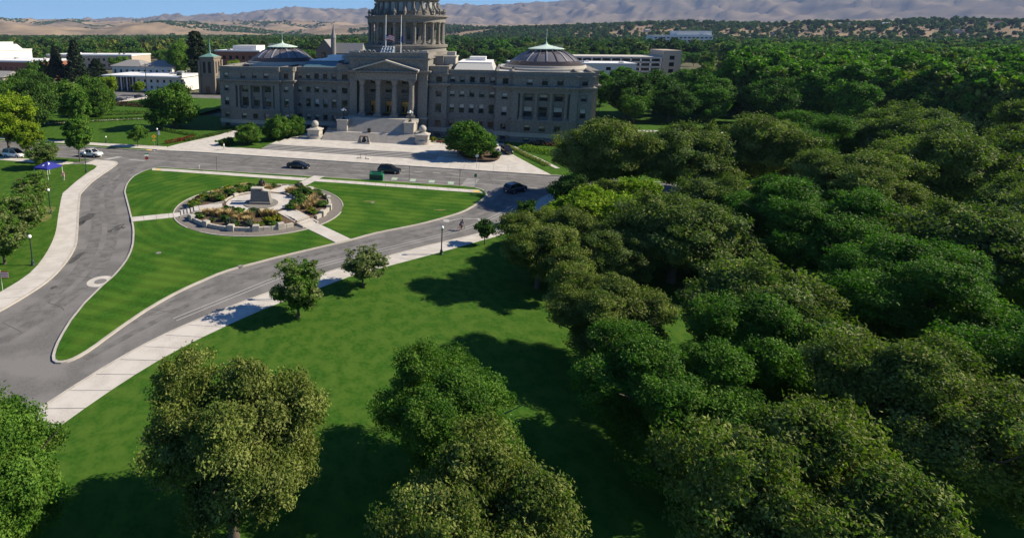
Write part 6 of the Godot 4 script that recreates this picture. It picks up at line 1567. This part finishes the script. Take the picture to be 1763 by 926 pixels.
func town():
	# church with a square tower and copper spire, left of the capitol
	var c := thing("church", "stone church with a square bell tower and thin green spire", "church", Vector3(-65.2, 0, -262), deg_to_rad(-14))
	var b := MB.new()
	for s in 4:
		pass
	facade(b, -4.2, 4.2, 0, 16.4, 4.2, [[-2.4, 9.6, -.7, 14.8], [.7, 9.6, 2.4, 14.8]], .6)
	b.quad(Vector3(4.2, 0, 4.2), Vector3(4.2, 0, -4.2), Vector3(4.2, 16.4, -4.2), Vector3(4.2, 16.4, 4.2)); b.quad(Vector3(-4.2, 0, -4.2), Vector3(-4.2, 0, 4.2), Vector3(-4.2, 16.4, 4.2), Vector3(-4.2, 16.4, -4.2)); b.quad(Vector3(4.2, 0, -4.2), Vector3(-4.2, 0, -4.2), Vector3(-4.2, 16.4, -4.2), Vector3(4.2, 16.4, -4.2))
	part("tower", b, M.church_stone, c)
	for e in [-1.55, 1.55]:
		b = MB.new(); b.box(e, 9.6, 3.6, 1.7, 5.2, .1); part("louvre", b, M.black, c)
		b = MB.new(); b.box(4.25, 9.6, e, .1, 5.2, 1.5); part("louvre", b, M.black, c)
		b = MB.new(); b.box(4.32, 9.4, e, .12, 5.8, .18); part("mullion", b, M.church_stone, c)
	b = MB.new()
	for e in [[-4.3, 4.3], [4.3, 4.3], [4.3, -4.3], [-4.3, -4.3]]: b.box(e[0], 0, e[1], 1.3, 15.6, 1.3)
	part("buttress", b, M.church_stone, c)
	b = MB.new(); b.box(0, 8.2, 0, 9.2, .4, 9.2); b.box(0, 16.4, 0, 9.0, .7, 9.0); part("string_course", b, M.church_stone, c)
	b = MB.new(); b.hexa([Vector3(-4.2, 17.1, 4.2), Vector3(4.2, 17.1, 4.2), Vector3(4.2, 17.1, -4.2), Vector3(-4.2, 17.1, -4.2)], [Vector3(-.5, 18.6, .5), Vector3(.5, 18.6, .5), Vector3(.5, 18.6, -.5), Vector3(-.5, 18.6, -.5)]); b.lathe([[.6, 18.5], [.35, 22], [0, 26.6]], 8); part("spire", b, M.copper_dark, c)
	b = MB.new(); b.hexa([Vector3(4, 0, 2), Vector3(22, 0, 2), Vector3(22, 0, -9), Vector3(4, 0, -9)], [Vector3(4, 7, 2), Vector3(22, 7, 2), Vector3(22, 7, -9), Vector3(4, 7, -9)]); part("nave", b, M.church_stone, c)
	b = MB.new(); b.hexa([Vector3(3.8, 7, 2.5), Vector3(22, 7, 2.5), Vector3(22, 7, -9.5), Vector3(3.8, 7, -9.5)], [Vector3(3.8, 11.5, -3.4), Vector3(22, 11.5, -3.4), Vector3(22, 11.5, -3.6), Vector3(3.8, 11.5, -3.6)]); part("nave_roof", b, M.roof_grey, c)
	b = MB.new(); b.box2(Vector3(-1.1, 0, 4.3), Vector3(1.1, 3.4, 4.5)); part("door", b, M.wood, c)
	c.scale = Vector3(.86, 1, .86)
	# white flat-roofed building with a deep canopy, a hipped hall behind it
	var w := thing("office_building", "white flat-roofed building with a deep canopy left of the church", "building", Vector3(-104, 0, -272), deg_to_rad(-16))
	simple_block(w, -1, 24, -22, 0, 7.2, M.white_wall, M.roof_white, [[1.2, 2.6], [4.2, 5.6]], 3.2, 1.3, .5)
	b = MB.new(); b.box2(Vector3(-19, 6.9, -20), Vector3(24.5, 7.6, 2.2)); part("canopy_roof", b, M.roof_white, w)
	for k in 6:
		b = MB.new(); b.box(-18 + k * 3.3, 0, 1.5, .35, 6.9, .35); part("canopy_post", b, M.white, w)
	b = MB.new(); b.box2(Vector3(-16, 0, -18), Vector3(-1.2, 6.8, -3)); part("glass_front", b, M.glass_dark, w)
	b = MB.new()
	for k in 9: b.box(-15.5 + k * 1.75, 0, -2.95, .2, 6.8, .12)
	part("glazing_bars", b, M.white, w)
	var h := thing("hipped_hall", "white hall with a grey hipped roof behind the flat-roofed building", "building", Vector3(-116, 0, -304), deg_to_rad(-16))
	simple_block(h, -16, 22, -14, 0, 9.6, M.white_wall, M.white_wall, [[2, 4], [6, 8.2]], 3.4, 1.4, .4)
	for e in [[-17, 4], [2, 23]]:
		b = MB.new(); b.hexa([Vector3(e[0], 10.1, 1), Vector3(e[1], 10.1, 1), Vector3(e[1], 10.1, -15), Vector3(e[0], 10.1, -15)], [Vector3(e[0] + 7, 13.2, -6), Vector3(e[1] - 7, 13.2, -6), Vector3(e[1] - 7, 13.2, -8), Vector3(e[0] + 7, 13.2, -8)]); part("hipped_roof", b, M.roof_grey, h)
	var br := thing("brick_building", "red brick building with a white roof edge at the left edge", "building", Vector3(-212, 0, -330), deg_to_rad(-16))
	simple_block(br, -26, 30, -30, 0, 11.2, M.brick, M.roof_white, [[3, 4.6], [6.6, 8.2]], 4.0, 1.6, .9)
	var sh := thing("shed_building", "low building with a plain grey roof before the brick one", "building", Vector3(-202, 0, -300), deg_to_rad(-16))
	simple_block(sh, -24, 18, -14, 0, 4.6, M.tan_wall, M.tan_wall, [[1, 2.6]], 4.5, 1.6, .2)
	b = MB.new(); b.hexa([Vector3(-25, 4.8, 1), Vector3(19, 4.8, 1), Vector3(19, 4.8, -15), Vector3(-25, 4.8, -15)], [Vector3(-25, 7.6, -6.8), Vector3(19, 7.6, -6.8), Vector3(19, 7.6, -7.2), Vector3(-25, 7.6, -7.2)]); part("gable_roof", b, M.roof_grey, sh)
	var wl := thing("white_hall", "white classical building with a gable at the far left edge", "building", Vector3(-284, 0, -412), deg_to_rad(-16))
	simple_block(wl, -30, 32, -30, 0, 15.2, M.white_wall, M.white_wall, [[2, 5], [8, 11]], 4.2, 1.8, .8); b = MB.new(); b.box2(Vector3(-30, 15.9, -28), Vector3(17, 21.2, -4)); b.hexa([Vector3(19, 15.9, 0), Vector3(30, 15.9, 0), Vector3(30, 15.9, -24), Vector3(19, 15.9, -24)], [Vector3(24.4, 19.6, 0), Vector3(24.6, 19.6, 0), Vector3(24.6, 19.6, -24), Vector3(24.4, 19.6, -24)]); part("upper_storey", b, M.white_wall, wl)
	var lw := thing("long_building", "long white low building behind the dark spruces", "building", Vector3(-196, 0, -436), deg_to_rad(-8)); simple_block(lw, -44, 28, -30, 0, 10.4, M.tan_wall, M.roof_white, [[2, 4], [6.5, 8.4]], 4.0, 2.0, 1.0)
	var tf := thing("tan_building", "tan flat-roofed building with a white rooftop box behind the left wing", "building", Vector3(-77, 0, -384), deg_to_rad(-16)); simple_block(tf, -17, 17, -30, 0, 15.4, M.brick, M.roof_white, [[5, 7], [10, 12.5]], 4.4, 2.2, .9); b = MB.new(); b.box2(Vector3(-6, 16.3, -20), Vector3(12, 19.4, -6)); part("rooftop_box", b, M.white_wall, tf)
	# gabled stone church behind the left low dome
	var gc := thing("stone_church", "grey stone church with a gabled front and dark turret behind the left low dome", "church", Vector3(-17, 0, -420), deg_to_rad(-16))
	b = MB.new(); facade(b, -6, 6, 0, 15, 6, [[-1.6, 9, 1.6, 14]], .5); b.tri(Vector3(-6, 15, 6), Vector3(6, 15, 6), Vector3(0, 23, 6)); b.quad(Vector3(6, 0, 6), Vector3(6, 0, -14), Vector3(6, 15, -14), Vector3(6, 15, 6)); b.quad(Vector3(-6, 0, -14), Vector3(-6, 0, 6), Vector3(-6, 15, 6), Vector3(-6, 15, -14)); part("front", b, M.stone_dark, gc)
	b = MB.new(); b.box(0, 9, 5.4, 3.2, 5, .1); part("window", b, M.glass_dark, gc)
	b = MB.new(); b.quad(Vector3(6.4, 14.6, 6.3), Vector3(6.4, 14.6, -14), Vector3(0, 23.3, -14), Vector3(0, 23.3, 6.3)); b.quad(Vector3(-6.4, 14.6, -14), Vector3(-6.4, 14.6, 6.3), Vector3(0, 23.3, 6.3), Vector3(0, 23.3, -14)); part("roof", b, M.roof_grey, gc)
	b = MB.new(); b.box2(Vector3(6, 0, -12), Vector3(28, 13, -1)); part("nave", b, M.stone_dark, gc); b = MB.new(); b.hexa([Vector3(6, 13, -.5), Vector3(28, 13, -.5), Vector3(28, 13, -12.5), Vector3(6, 13, -12.5)], [Vector3(6, 20.5, -6.4), Vector3(27, 20.5, -6.4), Vector3(27, 20.5, -6.6), Vector3(6, 20.5, -6.6)]); part("nave_roof", b, M.roof_grey, gc)
	b = MB.new(); b.lathe([[2.0, 0], [2.0, 24], [2.3, 24.2], [2.1, 25], [1.2, 28], [0, 35]], 8, Vector3(7, 0, 4)); part("turret", b, M.roof_grey, gc)
	# right: low white building and the parking garage
	var lr := thing("white_block", "long low white building just right of the right wing", "building", Vector3(128, 0, -318), deg_to_rad(-10)); simple_block(lr, -34, 34, -24, 0, 10.6, M.white_wall, M.roof_white, [[7.2, 9.0]], 8.5, 2.6, .6)
	var ga := thing("parking_garage", "concrete parking garage with open decks right of the capitol", "parking garage", Vector3(170, 0, -345), deg_to_rad(-14))
	for k in 5:
		b = MB.new(); b.box2(Vector3(-52, 1.3 + k * 2.8, -30), Vector3(22, 2.4 + k * 2.8, 0)); part("deck", b, M.concrete, ga)
	b = MB.new(); b.box2(Vector3(-51, 0, -29), Vector3(21, 12.6, -9)); part("core", b, M.concrete_old, ga)
	for k in 14:
		b = MB.new(); b.box(-51.6 + k * 5.6, 0, -.4, .8, 13.4, .8); part("post", b, M.white_wall, ga)
	b = MB.new(); facade(b, 22, 32, 0, 17.5, .6, [[25.6, 4, 28.4, 6.4], [25.6, 8, 28.4, 10.4], [25.6, 12, 28.4, 14.4]], .5); b.quad(Vector3(32, 0, .6), Vector3(32, 0, -30), Vector3(32, 17.5, -30), Vector3(32, 17.5, .6)); b.quad(Vector3(22, 0, -30), Vector3(22, 0, .6), Vector3(22, 17.5, .6), Vector3(22, 17.5, -30)); b.quad(Vector3(22, 17.5, .6), Vector3(32, 17.5, .6), Vector3(32, 17.5, -30), Vector3(22, 17.5, -30)); part("stair_tower", b, M.tan_wall, ga)
	for y in [4.0, 8.0, 12.0]: b = MB.new(); b.box(27, y, .1, 2.8, 2.4, .1); part("window", b, M.glass_dark, ga)
	# white hospital-like blocks far right
	var fr := thing("far_office", "pale blue-white office block far right among the trees", "building", Vector3(520, 0, -905), deg_to_rad(-12)); simple_block(fr, -26, 60, -40, 0, 23, M.white_wall, M.roof_white, [[4, 6.5], [9, 11.5], [14, 16.5], [19, 21]], 6, 4, 1.2); b = MB.new(); b.box2(Vector3(10, 24, -40), Vector3(60, 31, -6)); part("upper_storey", b, M.white_wall, fr)
	var q := RandomNumberGenerator.new(); q.seed = 9
	# houses seen between the trees on the slopes
	var hm := []
	for k in 3:
		b = MB.new(); b.hexa([Vector3(-7, 0, 5), Vector3(7, 0, 5), Vector3(7, 0, -5), Vector3(-7, 0, -5)], [Vector3(-7, 5, 5), Vector3(7, 5, 5), Vector3(7, 5, -5), Vector3(-7, 5, -5)]); hm.append(b.mesh())
	b = MB.new(); b.hexa([Vector3(-7.6, 5, 5.6), Vector3(7.6, 5, 5.6), Vector3(7.6, 5, -5.6), Vector3(-7.6, 5, -5.6)], [Vector3(-7.6, 8.2, .1), Vector3(7.6, 8.2, .1), Vector3(7.6, 8.2, -.1), Vector3(-7.6, 8.2, -.1)]); var rm := b.mesh()
	var wm := MB.new(); wm.box(-3.5, 1.6, 5.05, 2.2, 1.6, .1); var win := wm.mesh()
	for k in 70:
		var az := q.randf_range(-.1, .95); var D := q.randf_range(900, 2300)
		var p := Vector3(sin(az) * D, 0, -cos(az) * D); p.y = hill_height(p.x, p.z) + 1.0
		var o := thing("house", "small %s house with a %s roof among the trees on the far slopes" % [["white", "tan", "pale grey"][k % 3], ["grey", "white", "grey", "red"][k % 4]], "house", p, q.randf() * TAU, "%s houses with %s roofs on the far slopes" % [["white", "tan", "pale grey"][k % 3], ["grey", "white", "grey", "red"][k % 4]])
		part("wall", hm[k % 3], [M.white_wall, M.tan_wall, M.roof_pale][k % 3], o); part("roof", rm, [M.roof_grey, M.roof_white, M.roof_grey, M.brick][k % 4], o); part("window", win, M.glass_dark, o); part("window", win, M.glass_dark, o, Vector3(7, 0, 0))

# ------------------------------------------------------------------ hills
var nz := FastNoiseLite.new()
var nz2 := FastNoiseLite.new()

func curve_at(pts: Array, x: float) -> float:
	if x <= pts[0][0]: return pts[0][1]
	for k in pts.size() - 1:
		if x <= pts[k + 1][0]:
			var t: float = (x - pts[k][0]) / (pts[k + 1][0] - pts[k][0]); t = t * t * (3 - 2 * t)
			return lerpf(pts[k][1], pts[k + 1][1], t)
	return pts[-1][1]

# heights in metres of the ridges by bearing (radians from straight ahead)
const FOOT := [[-.7, 56], [-.56, 60], [-.5, 48], [-.42, 37], [-.36, 68], [-.3, 78], [-.2, 56], [-.1, 34], [.0, 44], [.08, 52], [.16, 50], [.24, 40], [.32, 40], [.42, 46], [.52, 50], [.62, 48], [.8, 50], [1.1, 50]]
const TAN := [[-.7, 133], [-.56, 136], [-.5, 119], [-.46, 130], [-.42, 105], [-.36, 115], [-.32, 105], [-.26, 115], [-.2, 126], [-.12, 133], [-.05, 115], [.05, 91], [.2, 91], [.35, 94], [.5, 98], [.7, 98], [1.1, 98]]
const RIDGE := [[-.7, 200], [-.5, 216], [-.36, 264], [-.3, 336], [-.25, 352], [-.2, 376], [-.15, 448], [-.09, 512], [-.04, 472], [.02, 460], [.1, 496], [.18, 552], [.24, 536], [.3, 559], [.36, 602], [.42, 654], [.5, 714], [.6, 688], [.8, 722], [1.1, 705]]

func hill_height(x: float, z: float) -> float:
	var D := sqrt(x * x + z * z); var az := atan2(x, -z)
	var n := nz.get_noise_2d(x, z); var m := nz2.get_noise_2d(x, z)
	var h := 0.0
	var east := smoothstep(-.05, .35, az)
	var f: float = lerpf(3000, 1500, east)
	h = maxf(h, curve_at(FOOT, az) * smoothstep(f, f + 900, D) * (1 + .35 * m) + n * lerpf(26, 10, east) * smoothstep(f - 300, f + 600, D))
	h = maxf(h, curve_at(TAN, az) * smoothstep(4000, 6200, D) * (1 + .16 * m) + n * 46 * smoothstep(3600, 5600, D))
	h = maxf(h, curve_at(RIDGE, az) * smoothstep(7200, 12000, D) * (1 + .05 * m + .07 * n) + n * 110 * smoothstep(7000, 10000, D) * (1 - smoothstep(10500, 12000, D)))
	h -= 500.0 * smoothstep(12200, 15000, D)
	return h

func hills():
	nz.seed = 21; nz.frequency = 1 / 900.0; nz.fractal_type = FastNoiseLite.FRACTAL_RIDGED; nz.fractal_octaves = 5
	nz2.seed = 22; nz2.frequency = 1 / 2600.0; nz2.fractal_octaves = 3
	var v := PackedVector3Array(); var c := PackedColorArray(); var ix := PackedInt32Array()
	var na := 460; var nr := 190
	var scrub := FastNoiseLite.new(); scrub.seed = 23; scrub.frequency = 1 / 420.0; scrub.fractal_octaves = 4
	for j in nr + 1:
		var D := 1150.0 * pow(13.0, float(j) / nr)
		for i in na + 1:
			var az := -.78 + 1.9 * i / na
			var x := sin(az) * D; var z := -cos(az) * D; var h := hill_height(x, z)
			v.append(Vector3(x, h - (.6 if h < 1 else 0.0), z))
			var s := clampf(scrub.get_noise_2d(x, z) * 1.6 + .35, 0, 1)
			var t := Color(.285, .215, .14).lerp(Color(.15, .12, .085), s)
			t = t.lerp(Color(.085, .078, .062), clampf(smoothstep(6500, 10500, D) * (.55 + .5 * scrub.get_noise_2d(x * .4 + 900, z * .4)), 0, 1))
			c.append(t)
	for j in nr:
		for i in na:
			var a := j * (na + 1) + i
			ix.append_array([a, a + na + 2, a + 1, a, a + na + 1, a + na + 2])
	var n := PackedVector3Array(); n.resize(v.size())
	for k in range(0, ix.size(), 3):
		var e := (v[ix[k + 2]] - v[ix[k]]).cross(v[ix[k + 1]] - v[ix[k]])
		for j in 3: n[ix[k + j]] += e
	for k in n.size():
		n[k] = n[k].normalized()
		if n[k].y < 0: n[k] = -n[k]
	var arr := []; arr.resize(Mesh.ARRAY_MAX); arr[Mesh.ARRAY_VERTEX] = v; arr[Mesh.ARRAY_COLOR] = c; arr[Mesh.ARRAY_INDEX] = ix; arr[Mesh.ARRAY_NORMAL] = n
	var m := ArrayMesh.new(); m.add_surface_from_arrays(Mesh.PRIMITIVE_TRIANGLES, arr)
	setting("hills", m, M.hill)

func clear_of(p: Vector3) -> bool:        # places kept free of scattered trees: buildings and the sight of them
	var keep := [[-65, -262, 16], [-100, -270, 30], [-116, -304, 30], [-212, -330, 38], [-202, -300, 30], [-262, -412, 38], [-196, -436, 46], [-77, -384, 26], [-17, -420, 24], [-5, -425, 20], [128, -318, 40], [170, -345, 40], [520, -905, 60], [-150, -305, 14], [-80, -290, 10], [-40, -390, 14], [-190, -400, 20]]
	for k in keep:
		if Vector2(p.x - k[0], p.z - k[1]).length() < k[2]: return false
	return true

func woods():
	# nearer town trees, one by one
	var q := RandomNumberGenerator.new(); q.seed = 31
	var placed := 0; var kinds := [K.town, K.town2, K.town3, K.town]
	var spots := []
	for k in 4000:
		var az := q.randf_range(-.68, 1.05); var D := 250.0 + 430.0 * pow(q.randf(), .8)
		var p := Vector3(sin(az) * D, 0, -cos(az) * D)
		if not clear_of(p): continue
		var loc := p - SITE; var lx := cos(TURN) * loc.x - sin(TURN) * loc.z; var lz := sin(TURN) * loc.x + cos(TURN) * loc.z
		if absf(lx) < 62 and lz > -58: continue
		if lx < -58 and lz > -80: continue
		if lx > 50 and lx < 210 and lz > -122 and lz < -48 and q.randf() < .6: continue
		var ok := true
		for s in spots:
			if Vector2(s.x - p.x, s.z - p.z).length_squared() < 90: ok = false; break
		if not ok: continue
		spots.append(p)
		if spots.size() >= 300: break
	for k in spots.size():
		var p: Vector3 = spots[k]; var D := p.length()
		var low := .72 if (absf(atan2(p.x, -p.z) + .3) < .12 and D < 400) else 1.0
		plant(kinds[k % 4], p, q.randf_range(9.5, 16) * low, q.randf_range(5.5, 8.5), "%s leafy town tree in the green belt behind the capitol" % ["mid green", "dark green", "olive", "mid green"][k % 4], "tree", "%s trees of the green belt behind the capitol" % ["mid green", "dark green", "olive", "mid green"][k % 4], q.randf() * TAU)
	# the far wood reads as one mass
	var tones := [GREEN, DEEP, OLIVE]
	for t in 3:
		var mm := MultiMesh.new(); mm.transform_format = MultiMesh.TRANSFORM_3D; mm.use_colors = true
		mm.mesh = crown(60 + t, Vector3(6.6, 7.4, 6.6), 70, 16, 1.5, tones[t], "round", .24)
		var xf := []; var side := []
		while xf.size() < 9000:
			var az := q.randf_range(-.72, 1.1); var D := sqrt(q.randf_range(640.0 * 640, 3600.0 * 3600))
			if az > .62 and q.randf() < .3: D = q.randf_range(235, 760)
			var p := Vector3(sin(az) * D, 0, -cos(az) * D)
			if not clear_of(p): continue
			p.y = hill_height(p.x, p.z)
			var edge := nz.get_noise_2d(p.x * 1.7, p.z * 1.7)
			if p.y > 3 and edge < lerpf(.05, -.35, smoothstep(.0, .3, az)) + p.y * .0035: continue
			if az < -.0 and D > 2650 + 350 * edge: continue
			if D > 900 and nz2.get_noise_2d(p.x * 6, p.z * 6) > .42: continue
			var s := pow(q.randf(), 1.5) * 1.05 + .62; if p.y > 3: s *= .75
			(side if D < 760 and az > .6 else xf).append(Transform3D(Basis(Vector3.UP, q.randf() * TAU).scaled(Vector3(s, s * q.randf_range(.8, 1.2), s)), p + Vector3(0, 6.0 * s, 0)))
		var ms := MultiMesh.new(); ms.transform_format = MultiMesh.TRANSFORM_3D; ms.mesh = crown(64 + t, Vector3(6.6, 7.4, 6.6), 190, 44, .62, tones[t], "round", .17); ms.instance_count = side.size()
		for k in side.size(): ms.set_instance_transform(k, side[k])
		var os := MultiMeshInstance3D.new(); os.multimesh = ms; os.material_override = M.leaf; os.name = ["side_wood", "side_dark_wood", "side_olive_wood"][t]; add_child(os)
		stuff(os, ["mid green wood beyond the grove on the right", "dark green wood beyond the grove on the right", "olive green wood beyond the grove on the right"][t], "wood")
		mm.instance_count = xf.size()
		for k in xf.size():
			mm.set_instance_transform(k, xf[k])
			var g := q.randf_range(.5, 1.25); mm.set_instance_color(k, Color(g * q.randf_range(.85, 1.2), g, g * q.randf_range(.8, 1.2)))
		var o := MultiMeshInstance3D.new(); o.multimesh = mm; o.material_override = M.leaf; o.name = ["far_wood", "far_dark_wood", "far_olive_wood"][t]; add_child(o)
		stuff(o, ["mid green wood stretching to the foot of the hills", "dark green wood stretching to the foot of the hills", "olive green wood stretching to the foot of the hills"][t], "wood")
	# scrub and tree lines on the slopes
	var mm := MultiMesh.new(); mm.transform_format = MultiMesh.TRANSFORM_3D; mm.mesh = crown(70, Vector3(6, 5, 6), 22, 10, 2.6, DEEP, "round", .34)
	var xf := []
	for k in 60000:
		var az := q.randf_range(-.72, 1.1); var D := q.randf_range(2700, 6800)
		var p := Vector3(sin(az) * D, 0, -cos(az) * D); p.y = hill_height(p.x, p.z)
		var g := nz2.get_noise_2d(p.x * 2.4 + 5000, p.z * 2.4); var line := absf(nz.get_noise_2d(p.x * .8 + 9000, p.z * .8))
		if g < .28 - .1 * smoothstep(-.1, .3, az) and not (line > .62 and g > .1): continue
		if az > -.02 and (D > 3600 or q.randf() < .35): continue
		if xf.size() >= 9000: break
		var s := q.randf_range(.7, 1.5)
		xf.append(Transform3D(Basis(Vector3.UP, q.randf() * TAU).scaled(Vector3(s * 1.3, s, s * 1.3)), p + Vector3(0, 3.2 * s, 0)))
	mm.instance_count = xf.size()
	for k in xf.size(): mm.set_instance_transform(k, xf[k])
	var o := MultiMeshInstance3D.new(); o.multimesh = mm; o.material_override = M.needle; o.name = "hillside_scrub"; add_child(o)
	stuff(o, "dark scrub and tree lines on the dry foothills", "scrub")

# ------------------------------------------------------------------
func _ready():
	rng.seed = 1
	var cam := Camera3D.new(); cam.name = "camera"; add_child(cam)
	cam.position = EYE; cam.rotation_degrees = Vector3(-11.7, 0, 0)
	cam.projection = Camera3D.PROJECTION_FRUSTUM; cam.near = 0.5; cam.far = 40000; cam.keep_aspect = Camera3D.KEEP_HEIGHT
	cam.size = 0.5 * 926.0 / 950.0
	cam.frustum_offset = Vector2(0.5 * 281.5 / 950.0, -0.5 * 210.0 / 950.0)
	cam.current = true
	var env := Environment.new(); env.background_mode = Environment.BG_SKY; env.tonemap_mode = Environment.TONE_MAPPER_LINEAR
	var sm := ProceduralSkyMaterial.new()
	sm.sky_top_color = Color(.2, .38, .63); sm.sky_horizon_color = Color(.6, .84, 1.0); sm.sky_curve = .12
	sm.ground_horizon_color = Color(.5, .52, .5); sm.ground_bottom_color = Color(.2, .22, .16); sm.sun_angle_max = 12
	var sky := Sky.new(); sky.sky_material = sm; env.sky = sky
	env.background_energy_multiplier = .66
	env.tonemap_exposure = 1.65
	env.sdfgi_enabled = true; env.ssao_enabled = true; env.ssil_enabled = true
	env.fog_enabled = true; env.fog_density = 0.000045; env.fog_light_color = Color(.6, .7, .88)
	var we := WorldEnvironment.new(); we.name = "world_environment"; we.environment = env; add_child(we)
	var sun := DirectionalLight3D.new(); sun.name = "sun"; add_child(sun)
	sun.light_energy = 1.6; sun.light_color = Color(1, .95, .86); sun.light_angular_distance = .53; sun.shadow_enabled = true
	sun.look_at_from_position(Vector3.ZERO, Vector3(-.796, -.605, .02))
	make_materials()
	for k in 3: shared["tuft%d" % k] = tuft(50 + k, .95, .7, 130, STRAW)
	grounds()
	hills()
	capitol()
	town()
	make_kinds()
	trees()
	mound()
	woods()
	objects()
	for k in K: K[k].free()
